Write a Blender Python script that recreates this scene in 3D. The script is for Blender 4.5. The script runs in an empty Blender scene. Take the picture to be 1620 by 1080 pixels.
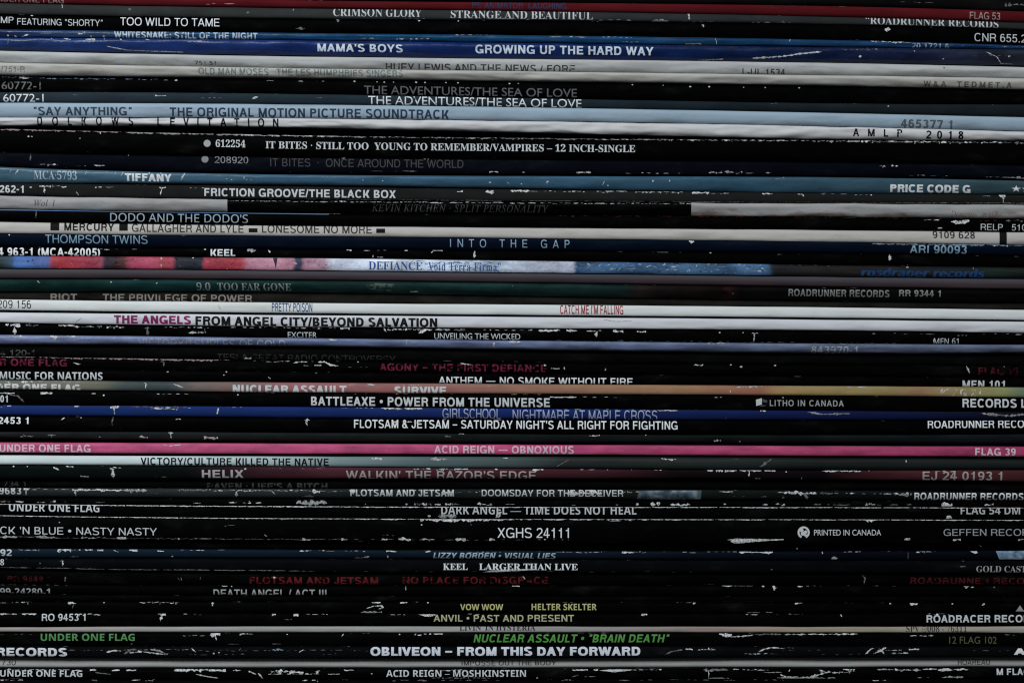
import bpy, bmesh, math, random
from mathutils import Vector, noise as mnoise

# ------------------------------------------------------------------ scene, camera, light
sc = bpy.context.scene
col = sc.collection
K = 0.27 / 1620.0                       # metres per photo pixel at the front of the stack

cam = bpy.data.cameras.new('camera'); cam.lens = 150; cam.sensor_width = 36
cam.clip_start = 0.05; cam.clip_end = 20
cam.dof.use_dof = True; cam.dof.focus_distance = 1.1255; cam.dof.aperture_fstop = 3.2
co = bpy.data.objects.new('camera', cam); col.objects.link(co)
co.location = (0, -1.125, 0); co.rotation_euler = (math.radians(90), 0, 0)
sc.camera = co

w = bpy.data.worlds.new('World'); sc.world = w; w.use_nodes = True
w.node_tree.nodes['Background'].inputs[0].default_value = (0.72, 0.86, 1.0, 1)
w.node_tree.nodes['Background'].inputs[1].default_value = 0.035

def area_lamp(name, loc, size, power, rgb, target=(0, 0, 0)):
    L = bpy.data.lights.new(name, 'AREA'); L.energy = power; L.color = rgb
    L.shape = 'RECTANGLE'; L.size = size[0]; L.size_y = size[1]
    o = bpy.data.objects.new(name, L); col.objects.link(o); o.location = loc
    o.rotation_euler = (Vector(target) - Vector(loc)).to_track_quat('-Z', 'Y').to_euler()
area_lamp('key_area_lamp', (-0.5, -0.95, 0.56), (0.5, 0.36), 14.2, (0.93, 0.975, 1.0), (-0.03, 0, 0.0))  # unseen area lamp, set to the left where the spines are brighter

sc.cycles.filter_width = 1.2
vs = sc.view_settings
vs.view_transform = 'Standard'; vs.look = 'None'; vs.exposure = 0; vs.gamma = 1; vs.use_curve_mapping = False

# ------------------------------------------------------------------ rows (photo pixels at x = 0, 540, 1080, 1620)
# key: top edge, bottom edge, depth mm, bulge mm, label, material dict
BLK = (.0008, .0008, .001)
ROWS = [
 ((-30,-19,-14,-3), (-13,0,5,17), 1.0, .9, 'dark worn sleeve on top of the red one, cut by the frame', dict(c=(.004,.004,.004))),
 ((-12,1,6,18), (4,13.5,21,35), .9, .8, 'dull red record sleeve with faint blue lettering', dict(tilt=0.6, c=(.09,.009,.012), mott=.45)),
 ((5,14,21.5,36), (22,30,35,47), .6, .9, 'charcoal sleeve with pale serif lettering just under the dull red sleeve', dict(c=(.03,.033,.035), mott=.5, st=[(0,(.034,.036,.036)),(.45,(.03,.033,.034)),(1,(.025,.026,.027))])),
 ((22.5,30.5,35.5,47.5), (45,52,58,71), .5, .7, 'black sleeve with thin grey capitals between charcoal and light blue sleeves', dict(c=BLK)),
 ((45.5,52.5,58.5,71.5), (59,64,71,78), .6, .8, 'shrink-wrapped light blue sleeve with scratched pale lettering', dict(tilt=0.5, c=(.012,.085,.25), mott=.9, gloss=.6, crum=.35, st=[(0,(.014,.028,.09)),(.13,(.02,.055,.12)),(.3,(.009,.062,.155)),(.6,(.007,.048,.12)),(.75,(.007,.042,.105)),(1,(.012,.045,.13))])),
 ((59.5,64.5,71.5,78.5), (78,88,95,103), .2, .9, 'deep royal blue sleeve with bold white lettering, creased plastic wrap', dict(tilt=1.5, c=(.015,.026,.2), mott=.9, gloss=.6, crum=.45, st=[(0,(.016,.042,.16)),(.12,(.011,.032,.14)),(.4,(.007,.022,.11)),(.62,(.004,.016,.08)),(.8,(.004,.013,.05)),(.9,(.01,.015,.045)),(1,(.02,.024,.036))])),
 ((80,90,96,106), (98,108,115,123), .8, .7, 'pale grey-white sleeve directly under the deep royal blue one', dict(tilt=1.0, c=(.46,.47,.47), mott=.2, wave=.45, crum=.35, soil=.9)),
 ((98.5,108.5,115.5,123.5), (118,124,131,141), 1.1, .9, 'cream sleeve with faded greenish lettering below the grey-white one', dict(tilt=1.5, c=(.46,.45,.42), mott=.22, wave=.5, crum=.4, soil=1.1)),
 ((118.5,125,132,142), (145,149,159,164), 3.6, .8, 'recessed black sleeve with dim grey lettering and glinting plastic edge', dict(c=BLK)),
 ((145.5,149.5,159.5,165), (162,165.5,173.5,185), 1.2, .8, 'dark slate sleeve with bright thin lettering above the sky blue sleeve', dict(tilt=0.6, c=(.022,.034,.046), mott=.4, st=[(0,(.024,.036,.046)),(.4,(.02,.033,.044)),(.7,(.013,.02,.026)),(1,(.013,.017,.02))])),
 ((162.5,166,174,185.5), (185,187,194.5,207), .5, .7, 'pale sky blue sleeve with dark navy lettering', dict(tilt=0.5, c=(.31,.41,.50), mott=.16, soil=.7, crum=.12)),
 ((185.5,187.5,195,207.5), (199.5,202.5,215,222), .9, 1.1, 'white crumpled sleeve with widely spaced black capitals', dict(tilt=0.7, c=(.60,.60,.61), mott=.12, wave=.5, crum=.8, soil=.5)),
 ((203,214.5,220,223.5), (238,247,252,259), .4, .9, 'black sleeve with white serif lettering, a dot and a worn top edge', dict(c=BLK)),
 ((238.8,247.6,252.6,259.6), (262,273,276,283), 1.8, .8, 'blue-black sleeve with very dim lettering above the teal blue sleeve', dict(c=(.0022,.003,.006))),
 ((264,277,279,286), (289,293.5,302,307.5), .3, .7, 'teal blue sleeve with heavy white capitals and little scratches and painted glints', dict(tilt=1.1, c=(.055,.185,.29), mott=.5, gloss=.3, crum=.25, soil=.4, st=[(0,(.065,.135,.19)),(.3,(.05,.12,.195)),(.7,(.034,.092,.145)),(1,(.04,.075,.09))])),
 ((290,296,303,308.5), (308,316,319.5,323), .6, .6, 'dark grey sleeve with bold white lettering and chipped top edge', dict(c=(.014,.014,.014), mott=.4)),
 ((308.5,316.5,320,323.5), (330,337.5,341,346), .8, .8, 'white sleeve with a long black panel in its middle', dict(tilt=0.9, c=(.36,.36,.36), mott=.25, wave=.4, crum=.5, soil=.8, band=(359,1094))),
 ((330.6,338,341.6,347), (350,357,361,366.5), .6, .7, 'black sleeve with a thin light blue line and thin lettering', dict(c=BLK)),
 ((350.6,357.5,361.8,367.2), (369,374,379.5,387), 1.0, .7, 'off-white sleeve with black square marks between its words', dict(c=(.49,.465,.44), mott=.13, soil=.6, crum=.15)),
 ((369.5,374.5,380,387.5), (389,394,398,405), .5, .7, 'navy sleeve with light blue lettering below the off-white one', dict(tilt=1.0, c=(.0025,.006,.015), mott=.3)),
 ((389.5,394.5,398.5,405.5), (404.5,408.5,415.5,422.5), .4, .7, 'black sleeve with a long bold number above the picture sleeve', dict(c=BLK)),
 ((405,409,416,423), (424,428,434,440), .5, .6, 'picture sleeve printed in red, pink, white and blue', dict(c=(.3,.3,.3), mott=1.1, pic=1, crum=.15, st=[(0.0,(0.02, 0.035, 0.035)),(0.0111,(0.03, 0.06, 0.1)),(0.016,(0.05, 0.13, 0.36)),(0.0481,(0.08, 0.12, 0.32)),(0.05,(0.32, 0.05, 0.06)),(0.0586,(0.42, 0.035, 0.05)),(0.0926,(0.38, 0.05, 0.09)),(0.0981,(0.36, 0.08, 0.13)),(0.1006,(0.035, 0.025, 0.05)),(0.1123,(0.03, 0.015, 0.02)),(0.1222,(0.1, 0.03, 0.03)),(0.1272,(0.36, 0.06, 0.11)),(0.1512,(0.36, 0.06, 0.11)),(0.1617,(0.3, 0.05, 0.06)),(0.1679,(0.38, 0.06, 0.1)),(0.1698,(0.025, 0.025, 0.04)),(0.1963,(0.02, 0.025, 0.04)),(0.1988,(0.42, 0.05, 0.08)),(0.2364,(0.45, 0.05, 0.07)),(0.2407,(0.44, 0.2, 0.28)),(0.2654,(0.47, 0.22, 0.3)),(0.2858,(0.48, 0.22, 0.3)),(0.2877,(0.04, 0.05, 0.09)),(0.2957,(0.04, 0.05, 0.09)),(0.2969,(0.47, 0.24, 0.33)),(0.316,(0.5, 0.32, 0.42)),(0.3235,(0.56, 0.6, 0.72)),(0.3951,(0.56, 0.62, 0.74)),(0.4877,(0.48, 0.56, 0.68)),(0.5586,(0.5, 0.52, 0.66)),(0.5599,(0.03, 0.07, 0.17)),(0.5741,(0.05, 0.11, 0.22)),(0.6235,(0.035, 0.09, 0.19)),(0.6728,(0.06, 0.14, 0.26)),(0.7099,(0.03, 0.08, 0.16)),(0.7191,(0.06, 0.15, 0.29)),(0.7494,(0.05, 0.12, 0.24)),(0.7543,(0.008, 0.008, 0.009)),(0.8333,(0.007, 0.006, 0.006)),(0.9506,(0.004, 0.008, 0.012)),(0.9642,(0.006, 0.018, 0.013)),(1.0,(0.007, 0.009, 0.01))])),
 ((424.5,428.5,434.5,440.5), (441,444,451,458), .9, 1.2, 'smooth dusky purple-grey sleeve without lettering', dict(tilt=0.5, c=(.075,.055,.068), mott=.2, vst=[(0,(.07,.068,.08)),(.45,(.06,.056,.066)),(.6,(.058,.036,.044)),(1,(.075,.06,.066))])),
 ((441.5,444.5,451.5,458.5), (461,463,472,478), .6, 2.0, 'dark green sleeve fading to black with soft grey lettering', dict(tilt=2.6, c=(.012,.03,.03), mott=1.1, st=[(0,(.009,.03,.027)),(.2,(.01,.036,.036)),(.35,(.012,.032,.03)),(.5,(.012,.036,.034)),(.61,(.01,.024,.022)),(.625,(.03,.02,.017)),(.64,(.013,.01,.01)),(.705,(.006,.004,.004)),(.712,(.022,.008,.008)),(.722,(.004,.004,.004)),(1,(.003,.003,.003))])),
 ((461.5,463.5,472.5,478.5), (473,479,483.5,489.5), 4.5, .6, 'deeply recessed black sleeve with blurred brownish lettering', dict(c=(.012,.011,.01), mott=1.2)),
 ((473.5,479.5,484,490), (490,495.5,500,506), .2, .5, 'clean white sleeve with tall narrow blue and red lettering', dict(c=(.67,.70,.70), mott=.08, soil=.3, crum=.1)),
 ((494,499,503.5,509), (510,517,520.5,526.5), .3, .6, 'creased white sleeve with heavy magenta and black lettering', dict(c=(.60,.61,.65), mott=.11, soil=.4, crum=.3)),
 ((511,517.5,521.5,527.2), (529,535,541,544.5), .9, .7, 'black sleeve with torn white top edge and tiny thin lettering', dict(c=BLK)),
 ((529.5,535.5,541.5,545), (545,549,557,559), .4, .9, 'periwinkle blue sleeve with pale lettering', dict(tilt=1.2, c=(.19,.225,.42), mott=.95, gloss=.1, crum=.3, soil=.8, st=[(0,(.19,.235,.40)),(.35,(.15,.185,.32)),(.7,(.13,.165,.27)),(1,(.13,.155,.23))])),
 ((546,550,558,560), (563,570,575,578), 3.4, .6, 'recessed black sleeve with nearly unreadable lettering under the periwinkle one', dict(c=(.0022,.0022,.0022))),
 ((563.5,571,575.6,578.6), (583,588,593,597), 1.6, .7, 'black sleeve with dim crimson lettering', dict(c=BLK)),
 ((583.5,588.5,593.6,597.6), (600,604.5,608.5,612), .3, .6, 'black sleeve with white capitals resting on the multicoloured sleeve', dict(c=BLK)),
 ((601,605.5,609,612.6), (615,621,624,628.5), .3, .6, 'multicoloured sleeve running from grey and teal to pink and olive yellow', dict(c=(.2,.2,.15), mott=.4, st=[(0,(.13,.14,.12)),(.06,(.17,.16,.14)),(.095,(.14,.14,.10)),(.12,(.045,.065,.065)),(.165,(.03,.05,.055)),(.19,(.15,.12,.11)),(.24,(.2,.12,.11)),(.29,(.3,.12,.13)),(.4,(.28,.12,.11)),(.5,(.28,.14,.1)),(.6,(.3,.17,.1)),(.66,(.31,.175,.095)),(.74,(.29,.12,.08)),(.77,(.31,.21,.085)),(.86,(.29,.225,.095)),(.9,(.29,.17,.095)),(.95,(.29,.255,.11)),(.98,(.25,.265,.11)),(1,(.13,.18,.12))])),
 ((615.5,621.5,624.6,629.2), (640,643.5,647.5,651), .4, .6, 'black sleeve with bold white lettering and a small cube emblem', dict(c=BLK)),
 ((641,644,648,651.6), (657,661,664,664.3), .5, .6, 'royal blue sleeve with narrow pale blue lettering and flaked edge', dict(tilt=0.7, c=(.012,.026,.15), mott=.2, st=[(0,(.014,.034,.15)),(.5,(.011,.026,.13)),(.78,(.008,.015,.07)),(1,(.005,.007,.016))])),
 ((657.5,661.6,664.6,664.8), (680.5,682,685,684), .3, .6, 'black sleeve with the longest white sentence, above a plain charcoal sleeve', dict(c=BLK)),
 ((682,684,687,685.5), (693,699,700.5,702), 1.2, .8, 'plain charcoal sleeve without lettering above the pink sleeve', dict(tilt=0.8, c=(.012,.015,.016), mott=.6, st=[(0,(.017,.02,.021)),(.3,(.012,.015,.016)),(.7,(.007,.010,.010)),(1,(.011,.014,.016))])),
 ((700,702,704.5,706.5), (715.5,717.5,719.5,722), .2, .5, 'bright pink sleeve with pale lettering', dict(c=(.46,.066,.175), mott=.75, crum=.15, st=[(0,(.5,.085,.2)),(.4,(.47,.068,.18)),(1,(.36,.045,.125))])),
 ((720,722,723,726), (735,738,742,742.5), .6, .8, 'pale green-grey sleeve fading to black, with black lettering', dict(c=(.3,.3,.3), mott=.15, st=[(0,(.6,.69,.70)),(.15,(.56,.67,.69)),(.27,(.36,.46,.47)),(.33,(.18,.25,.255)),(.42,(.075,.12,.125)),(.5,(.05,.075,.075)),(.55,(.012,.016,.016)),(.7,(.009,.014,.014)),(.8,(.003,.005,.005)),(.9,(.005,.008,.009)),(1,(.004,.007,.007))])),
 ((736,739,743,743.5), (757,757,757.5,762), .4, .6, 'maroon and black sleeve with wide pinkish lettering', dict(tilt=0.7, c=(.08,.02,.03), mott=.25, st=[(0,(.004,.006,.006)),(.18,(.004,.006,.006)),(.25,(.035,.015,.02)),(.32,(.075,.022,.032)),(.58,(.05,.016,.022)),(.66,(.008,.005,.006)),(.8,(.006,.004,.005)),(.85,(.045,.014,.018)),(.93,(.075,.022,.026)),(1,(.06,.018,.02))])),
 ((757.6,757.6,758.2,762.6), (771,773,774,778), 3.2, .6, 'recessed black sleeve with almost invisible lettering under the maroon one', dict(c=(.0018,.0018,.0018))),
 ((771.6,773.6,774.8,778.6), (786.5,789,791,792), .4, .7, 'badly scuffed dark grey sleeve with bold lettering and a blue-grey picture', dict(tilt=1.2, c=(.02,.024,.025), mott=.6, st=[(0,(.022,.024,.027)),(.1,(.028,.034,.034)),(.2,(.03,.036,.038)),(.4,(.016,.022,.022)),(.56,(.014,.016,.014)),(.7,(.008,.012,.01)),(.8,(.006,.008,.008)),(1,(.008,.009,.009))])),
 ((787,790,792,792.6), (796,800,801,801.8), .6, .4, 'very thin black sleeve with white chips and no lettering', dict(c=BLK)),
 ((796.5,800.5,801.6,802.4), (814,819,820,821), .3, .5, 'black sleeve framed by two thin white edge lines, with pale capitals', dict(c=BLK)),
 ((814.5,819.5,820.6,821.6), (851.5,856,859.5,858.5), .3, .6, 'thick black sleeve with thin wide lettering and a round emblem', dict(c=BLK)),
 ((852,856.5,860,859), (867.5,869.5,871.5,870), 2.6, .7, 'recessed black sleeve with a barely visible dark red word', dict(c=BLK)),
 ((868,870,872,870.6), (883,883.5,885.5,886), .4, .7, 'dark navy sleeve with slanted light blue lettering', dict(tilt=0.8, c=(.007,.016,.03), mott=.3, st=[(0,(.008,.018,.03)),(.3,(.006,.014,.026)),(.5,(.007,.014,.024)),(.8,(.003,.004,.009)),(1,(.003,.004,.008))])),
 ((883.6,884.2,886.2,886.7), (898,904.5,905,907), .5, .6, 'black sleeve with small white bold serif capitals and a long scuff', dict(c=(.0024,.0026,.0034))),
 ((898.8,905.2,905.7,907.7), (923.5,925.5,925.5,926.5), 2.2, .7, 'black sleeve with dark red lettering', dict(c=BLK)),
 ((924.2,926.2,926.2,927.2), (938.5,942,942.5,943.5), 1.4, .7, 'black sleeve with grey capitals cut off along their lower edge', dict(c=BLK)),
 ((939.2,942.6,943.2,944.2), (951,951,952,953), 1.0, .6, 'plain black sleeve with a dull reddish lower edge', dict(c=BLK)),
 ((951.6,951.6,952.6,953.6), (969,969.5,969.5,968.5), .5, .6, 'black sleeve with small olive capitals and a little triangle', dict(c=BLK)),
 ((969.6,970.2,970.2,969.2), (991,989.5,990,989.5), .3, .6, 'black sleeve with olive and white lettering above the thin grey sleeve', dict(c=BLK)),
 ((991.6,990.2,990.6,990.2), (999.5,1000,1000,1001), .8, .5, 'thin grey-beige sleeve with clipped black serif lettering', dict(c=(.36,.34,.32), mott=.2, wave=.2, st=[(0,(.34,.31,.29)),(.2,(.33,.33,.32)),(.45,(.33,.33,.32)),(.6,(.27,.26,.25)),(.7,(.3,.235,.21)),(.8,(.3,.26,.2)),(1,(.36,.33,.29))])),
 ((1000.2,1000.7,1000.7,1001.7), (1021.5,1021.5,1021.5,1021.5), .4, .6, 'black sleeve with green lettering', dict(c=BLK)),
 ((1022,1022,1022,1022), (1038.5,1041,1040,1039), .2, .8, 'black scribbled sleeve with heavy silvery capitals', dict(c=(.003,.0032,.0036), mott=.5)),
 ((1039.5,1041.6,1040.6,1039.6), (1056.5,1057,1056.5,1055.5), 2.8, .8, 'recessed grey sleeve shaded by the black sleeve above', dict(c=(.42,.42,.41), mott=.15, wave=.2)),
 ((1057,1057.6,1057,1056), (1073.5,1074,1073.5,1073), .3, .6, 'black sleeve with cracked, flaking white edges and pale capitals', dict(c=BLK)),
 ((1074.2,1074.7,1074.2,1073.7), (1094,1094,1094,1094), .5, .6, 'worn black sleeve at the foot of the stack, cut by the frame', dict(c=BLK)),
]
NR = len(ROWS)

# ------------------------------------------------------------------ printed lettering
# row: (part name, text, x0, x1, cap top y, baseline y (both at x0), style, ink, options)
W = (.74,.77,.79); W2 = (.56,.59,.61); G5 = (.32,.33,.34); G3 = (.16,.165,.17); G1 = (.055,.055,.058)
T, N, P = 'title_lettering', 'catalogue_number', 'company_lettering'
TX = [  # recessed rows get darker ink, holding part of their shade in the colour
 (1,P,'UNDER ONE FLAG',-14,100,-9,2,'M',(.3,.2,.2),{}),(1,T,'RE-ANIMATOR  LAUGHING',747,896,3,12.5,'M',(.02,.045,.11),{'wear':.25}),(1,N,'FLAG 53',1535,1583,18.5,29.5,'S',(.4,.33,.33),{}),
 (2,'artist_lettering','CRIMSON GLORY',527,667,13,25.5,'R',W2,{'wear':.1}),(2,T,'STRANGE AND BEAUTIFUL',713,938,16.5,28.5,'R',W2,{'wear':.12}),(2,P,'\u201cROADRUNNER RECORDS',1370,1580,26.5,38,'R',W2,{'wear':.1}),
 (3,'artist_lettering','MP',1,21,26.5,36.5,'S',W2,{}),(3,'artist_lettering','FEATURING \u201cSHORTY\u201d',27,162,29,39,'S',W2,{}),(3,T,'TOO WILD TO TAME',190,347,27.5,40,'S',W,{}),(3,N,'CNR 655.2',1542,1624,52.5,65,'S',W2,{}),
 (4,T,'WHITESNAKE: STILL OF THE NIGHT',180,407,49.5,59.5,'B',(.5,.6,.7),{'wear':.25}),(4,N,'20.1721.6',1443,1502,68,76.5,'M',(.35,.45,.55),{'wear':.2}),
 (5,'artist_lettering',"MAMA'S BOYS",502,637,69,81,'B',(.66,.74,.84),{}),(5,T,'GROWING UP THE HARD WAY',752,1034,71,84,'B',(.66,.74,.84),{}),
 (6,T,'HUEY LEWIS AND THE NEWS / FORE',610,910,99.5,111.5,'M',(.05,.05,.05),{'wear':.25}),(6,N,'L-UL 1534',1175,1243,108,119,'M',(.05,.05,.05),{'wear':.2}),(6,N,'751 51',307,341,96,102,'M',(.08,.08,.08),{'wear':.3}),
 (7,T,'OLD MAN MOSES   THE LES HUMPHRIES SINGERS',313,637,106.5,117,'B',(.17,.22,.21),{'wear':.25}),(7,N,'/751-R',0,38,104,113,'M',(.22,.22,.2),{'wear':.2}),(7,P,'W&A  TEDMET.A',1462,1602,127.5,136,'B',(.13,.12,.1),{'wear':.12,'sp':1.35}),
 (8,N,'60772-1',0,62,128,140,'G',G3,{'wear':.3}),(8,T,'THE ADVENTURES/THE SEA OF LOVE',575,913,134.5,147.5,'G',(.115,.12,.125),{'wear':.08}),
 (9,N,'60772-1',4,68,148.5,160.5,'G',W,{}),(9,T,'THE ADVENTURES/THE SEA OF LOVE',582,920,151.5,164.5,'G',W,{'wear':.22}),
 (10,T,'\u201cSAY ANYTHING\u201d',53,208,169,182,'B',(.035,.055,.085),{}),(10,T,'THE ORIGINAL MOTION PICTURE SOUNDTRACK',268,710,170,184,'B',(.028,.045,.08),{}),(10,N,'465377 1',1426,1507,188.5,201.5,'B',(.09,.105,.12),{'wear':.1}),
 (11,'artist_lettering','DOLKOWS',58,210,184.5,198,'B',(.008,.008,.008),{'sp':2.7,'wear':.1}),(11,T,'LEVITATION',248,440,186,199,'B',(.008,.008,.008),{'sp':2.3,'wear':.1}),(11,N,'AMLP',1350,1428,203,215,'B',(.008,.008,.008),{'sp':2.3}),(11,N,'2018',1466,1525,206.5,219,'B',(.008,.008,.008),{'sp':1.7}),
 (12,N,'612254',341,388,221.5,232.5,'RB',W2,{}),(12,T,'IT BITES \u00b7 STILL TOO  YOUNG TO REMEMBER/VAMPIRES \u2013 12 INCH-SINGLE',420,1005,223.5,234.5,'RB',W2,{'wear':.08}),
 (13,N,'208920',339,392,247,257.5,'S',(.24,.25,.26),{'wear':.2}),(13,T,'IT BITES  \u00b7  ONCE AROUND THE WORLD',427,733,250,262.5,'S',G1,{'wear':.1}),
 (14,N,'MCA\u00b75793',53,121,270,283,'R',(.45,.56,.63),{'wear':.1}),(14,T,'TIFFANY',197,271,274,286,'H',W,{'wear':.08}),(14,N,'PRICE CODE G',1409,1536,291.5,303.5,'H',W,{}),(14,'star_mark','\u2605\u2605',1601,1632,293,303,'G',W,{}),
 (15,N,'262-1',-1,37,293,304.5,'B',W2,{'wear':.08}),(15,T,'FRICTION GROOVE/THE BLACK BOX',323,626,297.5,310,'B',W2,{}),
 (16,N,'Wol  l',53,86,316,325.5,'I',(.08,.07,.07),{'wear':.2}),(16,T,'KEVIN KITCHEN \u00b7 SPLIT PERSONALITY',588,868,323,334,'I',(.055,.055,.055),{'wear':.2,'sp':1.1}),(16,P,'Dominion in U.K.',1505,1584,333.5,342.5,'I',(.2,.13,.09),{'wear':.35}),
 (17,T,"DODO AND THE DODO'S",174,392,337,350,'NS',(.3,.38,.45),{'wear':.15}),(17,N,'RELP   510',1552,1624,354,364,'S',W2,{}),
 (18,P,'MERCURY',101,180,352.5,364.5,'B',(.01,.01,.01),{}),(18,'artist_lettering','GALLAGHER AND LYLE',208,385,354,366.5,'M',(.04,.04,.04),{}),(18,T,'LONESOME NO MORE',414,588,355.5,368,'M',(.04,.04,.04),{}),(18,N,'9109 628',1476,1543,365.5,376.5,'M',(.03,.03,.03),{}),
 (19,'artist_lettering','THOMPSON TWINS',71,233,371,384,'S',(.22,.34,.44),{'wear':.1}),(19,T,'INTO THE GAP',712,901,378,390.5,'S',(.30,.42,.55),{'sp':1.9,'wear':.05}),(19,N,'ARI 90093',1440,1530,387.5,400,'M',(.26,.4,.52),{}),
 (20,N,'4 963-1 (MCA-42005)',-3,158,391.5,404.5,'B',W,{}),(20,'artist_lettering','KEEL',333,372,394,405,'B',W,{}),
 (21,'artist_lettering','DEFIANCE',583,668,413.5,426,'RB',(.03,.09,.26),{'wear':.1}),(21,T,'\u201cVoid Terra Firma\u201d',672,792,414.5,427.5,'RB',(.035,.10,.27),{'wear':.15,'sp':1.15}),(21,P,'ro\u017fdraper records',1362,1557,424,437,'H',(.012,.045,.13),{'wear':.2,'slant':.2}),
 (23,'artist_lettering','9.0',310,332,447.5,458.5,'R',G5,{'wear':.15}),(23,T,'TOO FAR GONE',343,460,447.5,458.5,'R',G5,{'wear':.1}),(23,P,'ROADRUNNER RECORDS',1248,1408,457,468,'B',(.24,.24,.24),{'wear':.15}),(23,N,'RR 9344 1',1423,1489,458.5,468.5,'B',(.26,.26,.26),{'wear':.15}),
 (24,'artist_lettering','RIOT',77,119,464,475.5,'B',(.2,.17,.15),{'wear':.2}),(24,T,'THE PRIVILEGE OF POWER',160,397,464.5,476,'M',(.22,.19,.17),{'wear':.2}),
 (25,N,'209 156',-4,49,474.5,487,'S',(.02,.02,.02),{}),(25,'artist_lettering','PRETTY POISON',430,494,479,492.5,'M',(.03,.08,.22),{}),(25,T,"CATCH ME I'M FALLING",886,986,482.5,496.5,'M',(.3,.02,.03),{}),
 (26,'artist_lettering','THE ANGELS',180,302,498.5,511.5,'H',(.2,.02,.1),{}),(26,T,'FROM ANGEL CITY/BEYOND SALVATION',309,692,500,514,'H',(.008,.008,.008),{}),
 (27,'artist_lettering','EXCITER',455,501,525,534,'G',W2,{}),(27,T,'UNVEILING THE WICKED',687,823,526.5,536,'G',W2,{'wear':.05}),(27,N,'MFN 61',1478,1517,535,544,'NS',W2,{}),
 (28,T,'VICTORY/TEMPLES OF GOLD',218,451,535.5,550,'S',(.36,.38,.45),{'wear':.15}),(28,N,'843970-1',1284,1357,547.5,559,'M',(.36,.39,.45),{'wear':.2}),
 (29,N,'4 120-1',-2,52,553,562.5,'S',(.09,.09,.09),{'wear':.3}),(29,T,'TESLA GREAT RADIO CONTROVERSY',342,625,559.5,570,'S',(.03,.03,.028),{'wear':.3}),
 (30,P,'UNDER ONE FLAG',-52,105,566.5,577.5,'B',(.15,.014,.04),{'wear':.32}),(30,T,'AGONY \u2013 THE FIRST DEFIANCE',600,865,574.5,586,'B',(.15,.014,.04),{'wear':.34}),(30,N,'FLAG 19',1549,1612,581,592.5,'B',(.08,.007,.016),{'wear':.4}),
 (31,P,'MUSIC FOR NATIONS',-1,162,587.5,599.5,'NB',W2,{'wear':.12}),(31,T,'ANTHEM \u2014 NO SMOKE WITHOUT FIRE',694,1001,595.5,607.5,'M',W,{}),(31,N,'MFN 101',1523,1590,601.5,614,'B',W2,{}),
 (32,P,'UNDER ONE FLAG',-33,127,606,618,'H',(.6,.6,.58),{'wear':.22}),(32,'artist_lettering','NUCLEAR ASSAULT',368,548,608.5,622,'H',W2,{'wear':.15}),(32,T,'SURVIVE',624,706,611,624.5,'H',W2,{'wear':.15}),(32,N,'FLAG 21',1488,1552,615,626,'B',(.55,.55,.45),{'wear':.4}),
 (33,N,'01',0,12,625,636,'B',W2,{}),(33,T,'BATTLEAXE \u2022 POWER FROM THE UNIVERSE',492,870,627,641,'B',W2,{'wear':.1}),(33,'printed_note','LITHO IN CANADA',1218,1335,632.5,642,'M',G5,{'sp':1.1}),(33,P,'RECORDS L',1523,1624,630.5,644,'B',W2,{}),
 (34,'artist_lettering','GIRLSCHOOL',700,792,646,661.5,'S',(.4,.44,.6),{}),(34,T,'NIGHTMARE AT MAPLE CROSS',811,1040,648,664,'S',(.38,.42,.58),{'wear':.08}),
 (35,N,'2453 1',-3,45,659.5,670,'B',W,{}),(35,T,"FLOTSAM & JETSAM \u2013 SATURDAY NIGHT'S ALL RIGHT FOR FIGHTING",560,1072,663.5,676.5,'M',W,{}),(35,P,'ROADRUNNER RECORDS',1468,1652,665,677,'M',W,{}),
 (37,P,'UNDER ONE FLAG',-1,143,702.5,714.5,'B',(.68,.5,.58),{}),(37,T,'ACID REIGN \u2014 OBNOXIOUS',687,908,704.5,716.5,'B',(.62,.46,.54),{'wear':.1}),(37,N,'FLAG 39',1543,1607,708.5,720,'B',(.64,.5,.56),{}),
 (38,T,'VICTORY/CULTURE KILLED THE NATIVE',222,520,723.5,735,'B',(.006,.006,.007),{}),
 (39,'artist_lettering','HELIX',319,385,743,755.5,'B',(.42,.4,.4),{}),(39,T,"WALKIN' THE RAZOR'S EDGE",547,848,744,757.5,'M',(.38,.35,.35),{}),(39,N,'EJ 24 0193 1',1460,1586,745.5,759,'M',(.36,.33,.33),{}),
 (40,N,'734 1',3,38,760.5,769.5,'S',(.05,.05,.05),{'wear':.25}),(40,T,"RAVEN \u00b7 LIFE'S A BITCH",326,517,764,774.5,'B',(.045,.045,.045),{'wear':.3}),
 (41,N,'9683',-2,33,770,781.5,'B',W2,{}),(41,'artist_lettering','FLOTSAM AND JETSAM',554,718,773.5,784.5,'B',W2,{}),(41,T,'DOOMSDAY FOR THE DECEIVER',762,986,774,784.5,'M',W2,{'wear':.05}),(41,P,'ROADRUNNER RECORDS',1447,1620,779,790.5,'B',W,{'wear':.05}),
 (43,P,'UNDER ONE FLAG',14,157,795.5,808,'NM',W2,{}),(43,T,'DARK ANGEL \u2014 TIME DOES NOT HEAL',698,1007,800,813,'NM',(.48,.5,.51),{}),(43,N,'FLAG 54 DM',1520,1614,801,813,'NM',(.42,.44,.45),{}),
 (44,T,"CK \u2019N BLUE \u2022 NASTY NASTY",0,248,832.5,844,'S',W2,{}),(44,N,'XGHS 24111',787,900,834.5,850,'S',W,{}),(44,'printed_note','PRINTED IN CANADA',1288,1394,837.5,846.5,'G',W2,{}),(44,P,'GEFFEN RECORDS',1493,1652,836.5,847,'S',G5,{}),
 (45,N,'SKULL 8411',1361,1430,855.5,863.5,'B',(.03,.006,.006),{'wear':.35}),
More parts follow.
